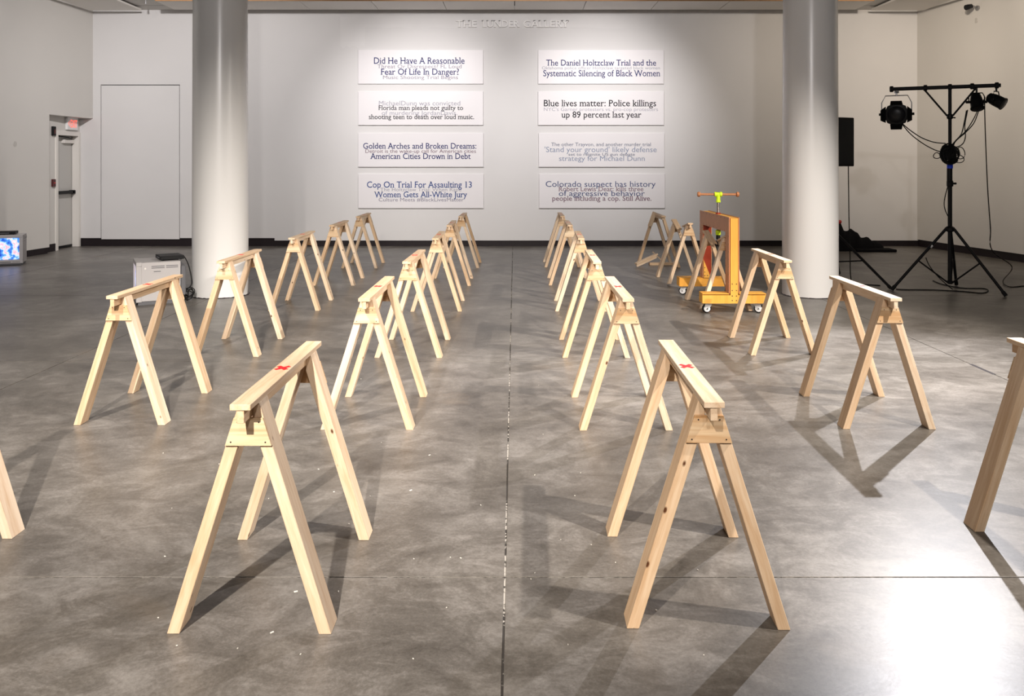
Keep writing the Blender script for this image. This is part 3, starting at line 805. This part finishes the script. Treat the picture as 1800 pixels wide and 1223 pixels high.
bm = bmesh.new(); lathe(bm, [(0.024, 0), (0.028, 0.01), (0.028, 0.05), (0.02, 0.055)], (0, YM, 0.735), (0, 0, 1), 16)
cart_part('press_cap', bm, M['lime'], smooth=True)
bm = bmesh.new(); lathe(bm, [(0.012, 0), (0.022, 0.01), (0.022, 0.055)], (0, YM, 0.682), (0, 0, 1), 16)
cart_part('press_tip', bm, M['black_plastic'], smooth=True)
# casters
def caster(x, y, ang):
    c = bpy.data.objects.new('caster', None); C.objects.link(c); c.parent = ct
    c.location = (x, y, 0); c.rotation_euler = (0, 0, ang); c['label'] = 'white swivel caster with black tyre'
    bm = bmesh.new()
    lathe(bm, [(0.030, -0.016), (0.043, -0.014), (0.046, -0.006), (0.046, 0.006), (0.043, 0.014), (0.030, 0.016)], (0, 0, 0.046), (0, 1, 0), 24)
    obj('tyre', bm, M['black_plastic'], c, smooth=True)
    for s in (-1, 1):
        bm = bmesh.new(); lathe(bm, [(0.034, 0.0165), (0.033, 0.019), (0.012, 0.020), (0.011, 0.024), (0.004, 0.025)], (0, 0, 0.046), (0, s, 0), 20)
        obj('wheel_cover', bm, M['white_plastic'], c, smooth=True)
        obj('axle_bolt', ncyl((0, s*0.024, 0.046), (0, s*0.028, 0.046), 0.009, seg=10), M['steel'], c)
    bm = bmesh.new()
    for s in (-1, 1):
        prism(bm, [(-0.012, 0.036), (0.012, 0.036), (0.048, 0.085), (0.048, 0.100), (-0.014, 0.100), (-0.026, 0.085)], 'y', *sorted((s*0.0205, s*0.0235)))
    box(bm, -0.03, 0.06, -0.026, 0.026, 0.098, 0.1045)
    obj('fork', bm, M['white_plastic'], c)
for x in (-0.262, 0.262):
    caster(x, YN+0.07, 0.15 if x < 0 else PI-0.3); caster(x, YF-0.07, -0.4 if x < 0 else 0.5)

# ------------------------------------------------------------------ televisions
def tv_screen_mat():
    m = bpy.data.materials.new('tv_picture'); m.use_nodes = True
    nt = m.node_tree; N = nt.nodes; L = nt.links; b = N['Principled BSDF']
    tc = N.new('ShaderNodeTexCoord'); n = N.new('ShaderNodeTexNoise'); n.inputs['Scale'].default_value = 14; n.inputs['Detail'].default_value = 6
    L.new(tc.outputs['Object'], n.inputs['Vector'])
    r = N.new('ShaderNodeValToRGB'); e = r.color_ramp.elements
    e[0].position = 0.33; e[0].color = (0.01, 0.05, 0.45, 1); e[1].position = 0.68; e[1].color = (0.9, 0.95, 1, 1)
    for p_, c_ in ((0.45, (0.08, 0.30, 0.85, 1)), (0.52, (0.55, 0.75, 1, 1)), (0.60, (0.85, 0.35, 0.45, 1))):
        x = e.new(p_); x.color = c_
    L.new(n.outputs['Fac'], r.inputs['Fac'])
    b.inputs['Base Color'].default_value = (0.01, 0.01, 0.02, 1); b.inputs['Roughness'].default_value = 0.15
    L.new(r.outputs['Color'], b.inputs['Emission Color']); b.inputs['Emission Strength'].default_value = 1.1
    return m
M['picture'] = tv_screen_mat()
def television(label, loc, rz, W=0.50, H=0.455, Dp=0.50):
    """front faces local -y; origin at the middle of the base"""
    t = thing('television', label, 'television', loc, rz, 'tube televisions on the floor')
    bm = bmesh.new()
    box(bm, -W/2, W/2, -Dp/2+0.05, Dp/2-0.06, 0.035, H-0.004, bevel=0.006)
    obj('cabinet', bm, M['tv_grey'], t)
    bm = bmesh.new(); fy = -Dp/2
    box(bm, -W/2-0.004, W/2+0.004, fy, fy+0.055, H-0.045, H, bevel=0.004)
    box(bm, -W/2-0.004, W/2+0.004, fy, fy+0.055, 0.03, 0.085, bevel=0.004)
    for s in (-1, 1):
        box(bm, *sorted((s*(W/2+0.004), s*(W/2-0.042))), fy, fy+0.055, 0.085, H-0.045, bevel=0.003)
    bz = obj('bezel', bm, M['tv_grey'], t)
    bm = bmesh.new(); nx, nz = 8, 6; g_ = []
    for j in range(nz+1):
        row = []
        for i in range(nx+1):
            u, v = i/nx*2-1, j/nz*2-1
            row.append(bm.verts.new((u*(W/2-0.046), fy+0.012+0.016*(u*u+v*v)/2, 0.089+(v+1)/2*(H-0.138))))
        g_.append(row)
    for j in range(nz):
        for i in range(nx): bm.faces.new([g_[j][i], g_[j][i+1], g_[j+1][i+1], g_[j+1][i]])
    obj('screen', bm, M['picture'], t, smooth=True)['label'] = 'glowing blue picture'
    bm = bmesh.new()
    box(bm, -W/2+0.02, W/2-0.02, fy-0.002, fy+0.004, 0.012, 0.028); box(bm, -W/2+0.012, W/2-0.012, fy+0.02, Dp/2-0.08, 0.0, 0.036)
    obj('plinth', bm, M['tv_dark'], t)
    bm = bmesh.new(); box(bm, -0.10, 0.10, fy-0.003, fy+0.001, 0.048, 0.056)
    for k in range(5): cyl(bm, (0.13+k*0.02, fy-0.004, 0.052), (0.13+k*0.02, fy, 0.052), 0.005, seg=8)
    obj('control_strip', bm, M['tv_dark'], t)
    bm = bmesh.new(); box(bm, -W/2+0.05, W/2-0.05, Dp/2-0.06, Dp/2, 0.07, H-0.06, bevel=0.01)
    obj('rear_housing', bm, M['tv_dark'], t)
    for s in (-1, 1):                        # vents and hand grip on both sides
        x0, x1 = sorted((s*(W/2-0.003), s*(W/2+0.0008)))
        for k, zz in enumerate((H-0.052, H-0.070)):
            for ya, yb in ((-0.10, 0.03), (0.045, 0.165)):
                obj('vent_slot', nb(x0, x1, ya, yb, zz, zz+0.008), M['tv_dark'], t)
        gp = obj('hand_grip', nb(*sorted((s*(W/2-0.001), s*(W/2+0.002))), -0.085, 0.0, H-0.128, H-0.096, bevel=0.001), M['tv_grey'], t)
        obj('grip_recess', nb(*sorted((s*(W/2-0.001), s*(W/2+0.0028))), -0.077, -0.008, H-0.108, H-0.1), M['tv_dark'], gp)
        obj('screw_cover', ncyl((s*(W/2-0.001), -0.16, H-0.068), (s*(W/2+0.002), -0.16, H-0.068), 0.009, seg=12), M['ceil_panel'], t)
    return t
def player(label, loc, rz):
    t = thing('disc_player', label, 'disc player', loc, rz, 'disc players on the televisions')
    obj('body', nb(-0.15, 0.15, -0.12, 0.12, 0.006, 0.045, bevel=0.003), M['black_plastic'], t)
    obj('disc_tray', nb(-0.07, 0.07, -0.1215, -0.119, 0.018, 0.03), M['tv_dark'], t)
    for x in (-0.12, 0.12):
        for y in (-0.09, 0.09): obj('rubber_foot', ncyl((x, y, 0), (x, y, 0.007), 0.012, seg=10), M['cable'], t)
    return t
A2 = math.radians(-62)                      # front looks to the left and a little towards the camera
t2 = Vector((-3.90, 9.06, 0))
television('grey tube television turned sideways in front of the left column', t2, A2)
player('black disc player on the sideways grey television', t2+Vector((0.10, 0.03, 0.456)), A2+0.1)
t1 = Vector((-7.624, 12.36, 0)); 
television('grey tube television with glowing blue picture by the left wall', t1, math.radians(22), W=0.50, H=0.455, Dp=0.42)
player('black disc player on the television with the blue picture', t1+Vector((0.03, -0.06, 0.456)), math.radians(22))
# lead from the player down behind the television
pts = [PX(314, 448, 9.22), PX(322, 449, 9.24), PX(330, 462, 9.25), PX(335, 480, 9.25), PX(337, 497, 9.24), PX(333, 505, 9.22), PX(326, 508, 9.2), PX(324, 516, 9.15), PX(332, 521, 9.1), PX(339, 515, 9.12), PX(337, 507, 9.15), PX(331, 512, 9.05)]
pts += [G(330, 524)+Vector((0, 0, 0.012)), G(324, 523)+Vector((0, 0, 0.010)), G(330, 529)+Vector((0, 0, 0.008))]
t = thing('video_lead', 'black video lead looping from the disc player to the floor', 'cable', (pts[-1].x, pts[-1].y, 0))
off = Matrix.Translation(-Vector((pts[-1].x, pts[-1].y, 0)))
bm = ntube([off@p for p in pts], 0.0065, smooth_n=6); obj('cord', bm, M['cable'], t)
obj('plug', ncyl(off@PX(310, 448, 9.21), off@PX(317, 448.4, 9.23), 0.010, seg=10), M['amber'], t)
bm = bmesh.new()
for k in range(3):
    c = off@(G(331, 527)+Vector((0.01*k, 0, 0.05+0.02*k)))
    tube(bm, [c+Vector((math.cos(a)*0.05, math.sin(a)*0.02, math.sin(a)*0.045)) for a in [2*PI*i/16 for i in range(17)]], 0.005)
obj('coil', bm, M['cable'], t)

# ------------------------------------------------------------------ lighting stand
SX, SY = 5.14, 9.74
ls = thing('lighting_stand', 'tall black tripod lighting stand with a crossbar', 'light stand', (SX, SY, 0))
def L_(p): return Vector(p)-Vector((SX, SY, 0))
obj('lower_tube', ncyl((0, 0, 0.085), (0, 0, 1.30), 0.024, seg=16), M['black'], ls, smooth=True)
obj('upper_tube', ncyl((0, 0, 1.28), (0, 0, 2.40), 0.019, seg=16), M['black'], ls, smooth=True)
bm = bmesh.new()
lathe(bm, [(0.033, 0), (0.036, 0.01), (0.036, 0.06), (0.03, 0.07)], (0, 0, 1.235), (0, 0, 1), 16)
cyl(bm, (0, 0, 1.27), (0.07, -0.01, 1.27), 0.012, seg=8)
obj('clamp_collar', bm, M['black'], ls)
bm = bmesh.new(); lathe(bm, [(0.03, 0), (0.052, 0.012), (0.052, 0.05), (0.032, 0.065)], (0, 0, 0.70), (0, 0, 1), 16)
obj('leg_hub', bm, M['black'], ls)
bm = bmesh.new(); lathe(bm, [(0.028, 0), (0.036, 0.008), (0.036, 0.03), (0.028, 0.036)], (0, 0, 0.09), (0, 0, 1), 16)
obj('brace_hub', bm, M['black'], ls)
for f in (L_(G(1568, 511)), L_(G(1768, 522)), L_(G(1681, 501.5))):
    f.z = 0; d = f.normalized(); a = d*0.045+Vector((0, 0, 0.735))
    foot = f+Vector((0, 0, 0.018))
    lg = obj('leg', ncyl(a, foot, 0.0165, seg=10), M['black'], ls, smooth=True)
    bm = bmesh.new(); u = (foot-a).normalized(); cyl(bm, foot-u*0.05, foot+u*0.006, 0.022, seg=10)
    obj('rubber_foot', bm, M['cable'], lg)
    mid = a.lerp(foot, 0.52)
    obj('brace', ncyl(mid, d*0.03+Vector((0, 0, 0.105)), 0.0095, seg=8), M['black'], ls)
bl, brr = L_(PX(1564, 157, 10.03)), L_(PX(1759, 150, 9.53))
bl.z = brr.z = 2.408
bd = (brr-bl).normalized()
bp_ = lambda s: Vector((0, 0, 2.408))+bd*s
sl = (bl).dot(bd); sr_ = (brr).dot(bd)
obj('crossbar', ncyl(bp_(sl), bp_(sr_), 0.0225, seg=16), M['black'], ls, smooth=True)
for s in (sl+0.02, sr_-0.04, -0.26, 0.0, 0.23):
    bm = bmesh.new()
    lathe(bm, [(0.026, -0.022), (0.036, -0.016), (0.036, 0.016), (0.026, 0.022)], bp_(s), bd, 12)
    obj('bar_clamp', bm, M['black'], ls)
bm = bmesh.new(); lathe(bm, [(0.024, 0), (0.034, 0.01), (0.034, 0.05), (0.024, 0.06)], (0, 0, 2.03), (0, 0, 1), 14)
cyl(bm, (0.02, 0, 2.05), (0.06, -0.01, 2.045), 0.008, seg=8)
obj('brace_collar', bm, M['black'], ls)
for s in (-0.27, 0.27):
    obj('diagonal_brace', ncyl(bp_(s)+Vector((0, 0, -0.02)), Vector((0, 0, 2.07))+bd*(0.03 if s > 0 else -0.03), 0.011, seg=8), M['black'], ls)
obj('tape_band', ncyl((0, 0, 1.448), (0, 0, 1.502), 0.033, seg=16), M['blue_tape'], ls)['label'] = 'band of blue tape'
obj('sleeve', ncyl((-0.004, 0, 1.30), (-0.004, 0, 1.449), 0.030, seg=14), M['black_plastic'], ls)
obj('leg_sticker', ncyl(L_(G(1568, 511)).lerp(Vector((-0.04, 0, 0.735)), 0.70), L_(G(1568, 511)).lerp(Vector((-0.04, 0, 0.735)), 0.735), 0.0175, seg=10), M['white_plastic'], ls)

# coil of cable hung on the pole
bm = bmesh.new(); rnd = random.Random(4)
for k in range(16):
    c = Vector((-0.03+rnd.uniform(-0.03, 0.03), -0.05+rnd.uniform(-0.03, 0.03), 1.615+rnd.uniform(-0.02, 0.02))); R_ = rnd.uniform(0.04, 0.10); tl = rnd.uniform(-0.5, 0.5)
    tube(bm, [c+Vector((math.cos(a)*R_*0.95, math.sin(a)*R_*math.sin(tl)*0.6+rnd.uniform(-0.006, 0.006), math.sin(a)*R_*1.1)) for a in [2*PI*i/18 for i in range(19)]], 0.010, seg=6)
box(bm, -0.11, 0.05, -0.075, -0.02, 1.545, 1.68, bevel=0.02)
co = obj('cable_coil', bm, M['cable'], loc=(SX, SY, 0))
tag(co, 'bunched black cable coil hung on the lighting stand pole', 'cable')
bm = bmesh.new()
for c, rx_, rz_ in (((0.10, -0.04, 1.63), 0.055, 0.07), ((0.085, -0.04, 1.56), 0.06, 0.045), ((-0.17, -0.03, 1.60), 0.04, 0.035)):
    tube(bm, [Vector(c)+Vector((math.cos(a)*rx_, 0.01*math.sin(2*a), math.sin(a)*rz_)) for a in [2*PI*i/18 for i in range(19)]], 0.005)
tag(obj('cable_loops', bm, M['cable'], loc=(SX, SY, 0)), 'thin loose cable loops beside the coil on the stand', 'cable')

def yoke(root, c, ax, half, up, drop):
    """U bracket: arms at c +- ax*half, rising to up"""
    pts = [c-ax*half, c-ax*half+Vector((0, 0, drop*0.62)), c-ax*half*0.74+Vector((0, 0, drop)), c+ax*half*0.74+Vector((0, 0, drop)), c+ax*half+Vector((0, 0, drop*0.62)), c+ax*half]
    obj('yoke', ntube(pts, 0.0065, seg=6), M['silver_edge'] if drop > 0.12 else M['black'], root)
    for s in (-1, 1):
        obj('knob', ncyl(c+ax*s*(half-0.02), c+ax*s*(half+0.03), 0.016, seg=10), M['black'], root)
def lamp_big():
    c = Vector((SX, SY, 0))+bp_(sl+0.075)-Vector((0, 0, 0.305))
    t = thing('stage_lamp', 'large black stage lamp with barn doors at the left end of the crossbar', 'stage lamp', c, group='stage lamps on the stand')
    d = Vector((-0.42, -0.86, -0.12)).normalized(); side = d.cross(Vector((0, 0, 1))).normalized(); upv = side.cross(d)
    O = Vector((0, 0, 0))
    bm = bmesh.new(); lathe(bm, [(0.07, -0.16), (0.12, -0.14), (0.135, -0.02), (0.142, 0.0), (0.142, 0.06), (0.125, 0.065)], O, d, 8)
    obj('housing', bm, M['black'], t, smooth=True)
    bm = bmesh.new(); lathe(bm, [(0.10, 0.0655), (0.085, 0.078), (0.045, 0.088), (0.01, 0.09)], O, d, 20)
    obj('lens', bm, M['lens_glass'], t, smooth=True)
    for k in range(4):
        a = k*PI/2; r_ = side*math.cos(a)+upv*math.sin(a); q = side*-math.sin(a)+upv*math.cos(a)
        base = O+d*0.065+r_*0.118; tip = base+r_*0.052+d*0.11
        wb_, wt_ = (0.098, 0.062) if k % 2 == 0 else (0.07, 0.06)
        bm = bmesh.new(); n = (tip-base).cross(q).normalized()*0.002
        vs = [base-q*wb_, base+q*wb_, tip+q*wt_, tip-q*wt_]
        A = [bm.verts.new(v-n) for v in vs]; B = [bm.verts.new(v+n) for v in vs]
        bm.faces.new(A); bm.faces.new(B[::-1])
        for i in range(4): bm.faces.new([A[i], B[i], B[(i+1) % 4], A[(i+1) % 4]])
        obj('barn_door', bm, M['black'], t)
    yoke(t, O, side*-1, 0.165, None, 0.225)
    bm = bmesh.new(); cyl(bm, (0, 0, 0.225), (0, 0, 0.285), 0.010, seg=8); box(bm, -0.02, 0.02, -0.02, 0.02, 0.255, 0.28)
    obj('hanger', bm, M['silver_edge'], t)
    return c
def lamp_small(s, dz, d, label):
    c = Vector((SX, SY, 0))+bp_(s)-Vector((0, 0, dz))
    t = thing('stage_lamp', label, 'stage lamp', c, group='stage lamps on the stand')
    d = Vector(d).normalized(); side = d.cross(Vector((0, 0, 1))).normalized(); O = Vector((0, 0, 0))
    bm = bmesh.new(); lathe(bm, [(0.025, -0.11), (0.05, -0.095), (0.064, -0.04), (0.068, 0.0), (0.068, 0.075), (0.074, 0.078), (0.074, 0.09), (0.066, 0.092)], O, d, 18)
    obj('can', bm, M['black'], t, smooth=True)
    bm = bmesh.new(); lathe(bm, [(0.064, 0.088), (0.05, 0.0935), (0.01, 0.096)], O, d, 18)
    obj('lens', bm, M['lens_glass'], t, smooth=True)
    yoke(t, O, side, 0.082, None, 0.105)
    obj('hanger', ncyl((0, 0, 0.105), (0, 0, dz-0.02), 0.011, seg=8), M['black'], t)
    return c
c1 = lamp_big()
c2 = lamp_small(0.275, 0.185, (-0.10, -0.35, -0.75), 'small black can lamp hanging nearest the pole on the crossbar')
c3 = lamp_small(sr_-0.045, 0.175, (0.45, -0.55, -0.42), 'small black can lamp at the right end of the crossbar')
def cable(label, pts, r=0.006, name='cable', n=6):
    base = Vector((pts[-1].x, pts[-1].y, 0)) if pts[-1].z < 0.05 else Vector(pts[0])
    o = obj(name, ntube([Vector(p)-base for p in pts], r, smooth_n=n), M['cable'], loc=base)
    return tag(o, label, 'cable', 'cables on the lighting stand')
d0 = 9.70
cable('upper black lead sagging from the large stage lamp to the pole', [PX(1586, 217, 9.9), PX(1600, 229, 9.85), PX(1620, 242, 9.8), PX(1642, 250, 9.73), PX(1662, 252, 9.71)])
cable('lower black lead sagging from the large stage lamp to the coil', [PX(1585, 217, 9.9), PX(1600, 235, 9.85), PX(1622, 252, 9.8), PX(1642, 263, 9.72), PX(1655, 267, 9.68)])
cable('black lead from the inner can lamp straight down to the pole', [PX(1699, 194, 9.62), PX(1695, 215, 9.64), PX(1690, 235, 9.66), PX(1680, 247, 9.68), PX(1671, 257, 9.70)])
cable('black lead from the inner can lamp looping wide below it', [PX(1701, 193, 9.62), PX(1696, 220, 9.62), PX(1697, 240, 9.62), PX(1692, 253, 9.64), PX(1680, 259, 9.66), PX(1672, 259, 9.69)])
cable('black lead slanting from the end can lamp to the pole', [PX(1732, 172, 9.52), PX(1722, 186, 9.55), PX(1712, 208, 9.58), PX(1698, 230, 9.62), PX(1683, 244, 9.66), PX(1673, 256, 9.69)])
cable('second black lead slanting from the end can lamp to the coil', [PX(1734, 178, 9.52), PX(1722, 192, 9.54), PX(1712, 216, 9.57), PX(1697, 233, 9.6), PX(1680, 248, 9.65), PX(1674, 262, 9.68)])
cable('long black cable dropping from the end can lamp to the floor', [PX(1731, 170, 9.5), PX(1731, 200, 9.5), PX(1733, 260, 9.5), PX(1736, 330, 9.5), PX(1741, 400, 9.5), PX(1744, 440, 9.5), G(1752, 480)+Vector((0, -0.35, 0.13)), G(1763, 498)+Vector((0, 0, 0.03)), G(1775, 505)+Vector((0, 0, 0.007)), G(1800, 503.5)+Vector((0, 0, 0.007)), G(1840, 503)+Vector((0, 0, 0.007))], 0.0065)
cable('black cable hanging beside the lower pole of the stand', [Vector((SX-0.02, SY-0.05, 1.33)), Vector((SX-0.045, SY-0.05, 1.26)), Vector((SX-0.085, SY-0.04, 1.08)), Vector((SX-0.08, SY-0.04, 0.97)), Vector((SX-0.03, SY-0.04, 0.86))], 0.0055)
cable('black cable lying on the floor under the lighting stand', [G(1575, 509)+Vector((0, 0, 0.007)), G(1590, 510)+Vector((0, 0, 0.007)), G(1640, 510.5)+Vector((0, 0, 0.007)), G(1690, 513)+Vector((0, 0, 0.007)), G(1725, 516)+Vector((0, 0, 0.007)), G(1737, 512)+Vector((0, 0, 0.007)), G(1728, 508)+Vector((0, 0, 0.007)), G(1690, 507)+Vector((0, 0, 0.007)), G(1655, 500)+Vector((0, 0, 0.007)), G(1640, 494)+Vector((0, 0, 0.007))], 0.0065)
cable('black cable sagging from the left tripod leg to the pole foot', [Vector((SX-0.30, SY-0.03, 0.40)), Vector((SX-0.27, SY-0.05, 0.31)), Vector((SX-0.19, SY-0.06, 0.20)), Vector((SX-0.09, SY-0.07, 0.10)), Vector((SX+0.0, SY-0.06, 0.03))], 0.0055)

# ------------------------------------------------------------------ loudspeaker behind the right column
PXs, PYs = 4.06, 10.5
sp = thing('speaker_stand', 'black tripod speaker stand half hidden behind the right column', 'speaker stand', (PXs, PYs, 0))
obj('pole', ncyl((0, 0, 0.12), (0, 0, 1.47), 0.018, seg=12), M['black'], sp, smooth=True)
obj('hub', ncyl((0, 0, 0.60), (0, 0, 0.66), 0.04, seg=12), M['black'], sp)
obj('lower_hub', ncyl((0, 0, 0.24), (0, 0, 0.28), 0.035, seg=12), M['black'], sp)
f0 = G(1566, 509)-Vector((PXs, PYs, 0)); ang0 = math.atan2(f0.y, f0.x); R0 = f0.length
for k in range(3):
    a = ang0+k*2*PI/3; f = Vector((math.cos(a)*R0, math.sin(a)*R0, 0.017)); 
    lg = obj('leg', ncyl(Vector((math.cos(a)*0.03, math.sin(a)*0.03, 0.63)), f, 0.0165, seg=10), M['black'], sp, smooth=True)
    obj('rubber_foot', ncyl(f+(Vector((0, 0, 0.63))-f).normalized()*0.04, f, 0.0205, f.z and 0.018, seg=10), M['cable'], lg)
    m_ = Vector((math.cos(a)*R0*0.52, math.sin(a)*R0*0.52, 0.31))
    obj('brace', ncyl(m_, (math.cos(a)*0.03, math.sin(a)*0.03, 0.26), 0.009, seg=8), M['black'], sp)
ks = thing('loudspeaker', 'black loudspeaker box on a stand beside the right column', 'loudspeaker', (PXs, PYs, 1.472), math.radians(28))
bm = bmesh.new(); prism(bm, [(-0.19, -0.16), (0.19, -0.16), (0.15, 0.17), (-0.15, 0.17)], 'z', 0, 0.615, bevel=0.008)
obj('cabinet', bm, M['black_plastic'], ks)
obj('grille', nb(-0.175, 0.175, -0.166, -0.158, 0.03, 0.585, bevel=0.002), mat('speaker_grille', (0.012, 0.012, 0.012), 0.8, bump=0.4, nscale=150), ks)
obj('top_handle', nb(-0.06, 0.06, -0.02, 0.02, 0.612, 0.625), M['black'], ks)
base = Vector((4.30, 10.42, 0))
pts = [Vector((4.215, 10.42, 1.50)), Vector((4.215, 10.41, 1.2)), Vector((4.22, 10.41, 0.8)), Vector((4.232, 10.41, 0.4)), Vector((4.24, 10.40, 0.05)), Vector((4.26, 10.3, 0.007)), Vector((4.5, 10.15, 0.007))]
tag(obj('speaker_cable', ntube(pts, 0.0065, smooth_n=5), M['cable']), 'black cable hanging down from the loudspeaker to the floor', 'cable')

# black bag slumped by the back wall
def lump(name, pts_r, parent, m, seed, sub=3):
    """heap of overlapping soft bumps as one closed height-field"""
    bm = bmesh.new(); rnd = random.Random(seed); nx, ny = 44, 22
    x0, x1, y0, y1 = pts_r['b']; grid = []
    for j in range(ny+1):
        row = []
        for i in range(nx+1):
            x = x0+(x1-x0)*i/nx; y = y0+(y1-y0)*j/ny; h = 0
            for cx_, cy_, rx_, ry_, hh in pts_r['c']:
                q = ((x-cx_)/rx_)**2+((y-cy_)/ry_)**2
                if q < 1: h = max(h, hh*(1-q)**0.55)
            h *= 1+0.06*math.sin(23*x+7*y)+0.05*math.sin(41*x-17*y)
            row.append(bm.verts.new((x, y, max(h, 0.002))))
        grid.append(row)
    for j in range(ny):
        for i in range(nx):
            q = [grid[j][i], grid[j][i+1], grid[j+1][i+1], grid[j+1][i]]
            if max(v.co.z for v in q) > 0.0021: bm.faces.new(q)
    for v in [v for v in bm.verts if not v.link_faces]: bm.verts.remove(v)
    return obj(name, bm, m, parent, smooth=True)
bg = thing('black_bag', 'black soft bag slumped on the floor behind the right column', 'bag', (5.55, 14.5, 0))
lump('body', {'b': (-0.4, 0.95, -0.32, 0.32), 'c': [(0.02, 0, 0.28, 0.28, 0.54), (0.22, -0.02, 0.2, 0.26, 0.36), (0.40, 0.02, 0.16, 0.22, 0.35), (0.55, -0.04, 0.24, 0.24, 0.22), (0.76, 0, 0.17, 0.2, 0.15)]}, bg, M['black_cloth'], 3)
bm = bmesh.new(); lathe(bm, [(0.012, -0.035), (0.03, -0.02), (0.034, 0.0), (0.03, 0.02), (0.012, 0.035)], (0.10, -0.16, 0.50), (0.3, -0.4, 0.6), 10)
obj('red_tag', bm, M['red_plastic'], bg)
bm = bmesh.new(); box(bm, 0.3, 0.98, -0.42, -0.10, 0.0, 0.045, bevel=0.01)
obj('flap', bm, M['black_cloth'], bg)

# ------------------------------------------------------------------ exit sign and wall fittings
ey = 14.80; ez = 2.225
ex = thing('exit_sign', 'white box sign with glowing red EXIT letters above the door', 'exit sign', (AX, ey, ez-0.11))
obj('housing', nb(0.001, 0.045, -0.175, 0.175, 0, 0.225, bevel=0.004), M['white_plastic'], ex)
me = text_mesh('EXIT', False)
x0 = min(v.co.x for v in me.vertices); x1 = max(v.co.x for v in me.vertices)
for v in me.vertices: v.co = Vector((0.0462, -0.075+(v.co.x-x0)/(x1-x0)*0.215, 0.045+v.co.y/CAPH*0.135))
me.materials.clear(); me.materials.append(M['exit_red'])
o = bpy.data.objects.new('letters', me); C.objects.link(o); o.parent = ex
bm = bmesh.new()
for s in (-1, 1):
    prism(bm, [(-0.15, 0.1125), (-0.138, 0.1125), (-0.098, 0.1125+s*0.045), (-0.11, 0.1125+s*0.045)], 'x', 0.0455, 0.0462)
obj('arrow', bm, M['exit_red'], ex)
sy = FPX*-AX/(CX-89.5)
o = thing('alarm_strobe', 'black alarm sounder high beside the exit door', 'alarm', (AX, sy+0.05, PX(91, 229, sy).z-0.09))
obj('box', nb(0.001, 0.04, -0.045, 0.045, 0, 0.16, bevel=0.006), M['black_plastic'], o)
obj('lens', nb(0.04, 0.047, -0.025, 0.025, 0.03, 0.11, bevel=0.003), M['dark_red'], o)
o = thing('alarm_pull', 'dark red alarm pull box at hand height beside the exit door', 'alarm', (AX, sy+0.05, PX(91, 321, sy).z-0.07))
obj('box', nb(0.001, 0.035, -0.045, 0.045, 0, 0.13, bevel=0.005), M['dark_red'], o)
obj('pull_bar', nb(0.035, 0.042, -0.028, 0.028, 0.055, 0.075, bevel=0.002), M['red_plastic'], o)
# small fitting high on the right wall
wy = 13.55; wx = rx(wy)
o = thing('wall_fixture', 'small dark spotlight fixture high on the right wall', 'wall light', (wx, wy, PX(1690, 14, wy).z))
ax_, ay_ = 0, 0
obj('mount', ncyl((0.02, 0, 0), (-0.03, 0, 0), 0.04, seg=14), M['silver_edge'], o)
obj('arm', ntube([(-0.02, 0, 0), (-0.08, -0.02, 0.03), (-0.14, -0.04, 0.01)], 0.010), M['silver_edge'], o)
bm = bmesh.new(); lathe(bm, [(0.015, -0.07), (0.035, -0.05), (0.045, 0.03), (0.045, 0.06)], (-0.18, -0.05, 0.01), (-0.9, -0.2, -0.25), 14)
obj('head', bm, M['black'], o, smooth=True)
bm = bmesh.new(); cyl(bm, (0.01, 0, 0), (-0.004, 0, 0), 0.045, seg=20)
wy2 = 13.6
tag(obj('cover_plate', bm, M['ceil_grey'], loc=(rx(wy2), wy2, PX(1666, 36, wy2).z)), 'small round grey cover plate below the wall spotlight', 'cover plate', 'round wall cover plates')
wy3 = FPX*7.81/(CX-38)
bm = bmesh.new(); cyl(bm, (-0.01, 0, 0), (0.004, 0, 0), 0.045, seg=20)
tag(obj('cover_plate', bm, M['ceil_grey'], loc=(lx(wy3), wy3, PX(38, 253, wy3).z)), 'small round grey cover plate on the left wall above the television', 'cover plate', 'round wall cover plates')
# sprinkler head under the left soffit
o = obj('sprinkler', ncyl((0, 0, 0), (0, 0, 0.07), 0.018, 0.01, seg=8), M['steel'], loc=(-6.35, 14.2, ZT-0.07)); tag(o, 'tiny sprinkler head under the left ceiling soffit', 'sprinkler')

# wood chips scattered on the floor
bm = bmesh.new(); rnd = random.Random(12)
spots_ = [(755, 800), (722, 862), (845, 888), (595, 1040), (520, 1040), (478, 1112), (560, 825), (1150, 690), (1475, 850), (940, 835)]
for k in range(46):
    px, py = spots_[k] if k < len(spots_) else (rnd.uniform(250, 1250), rnd.uniform(650, 1180))
    p = G(px, py); s = rnd.uniform(0.003, 0.008) if k < len(spots_) else rnd.uniform(0.0015, 0.0035)
    Mx = Matrix.Translation(p+Vector((0, 0, 0.0015))) @ Matrix.Rotation(rnd.uniform(0, 6), 4, 'Z')
    box(bm, -s, s, -s*0.4, s*0.4, -0.0012, 0.0012, mtx=Mx)
tag(obj('wood_chips', bm, mat('pale_chip', (0.8, 0.76, 0.68), 0.7)), 'tiny pale wood chips scattered over the concrete floor', 'wood chips', kind='stuff')
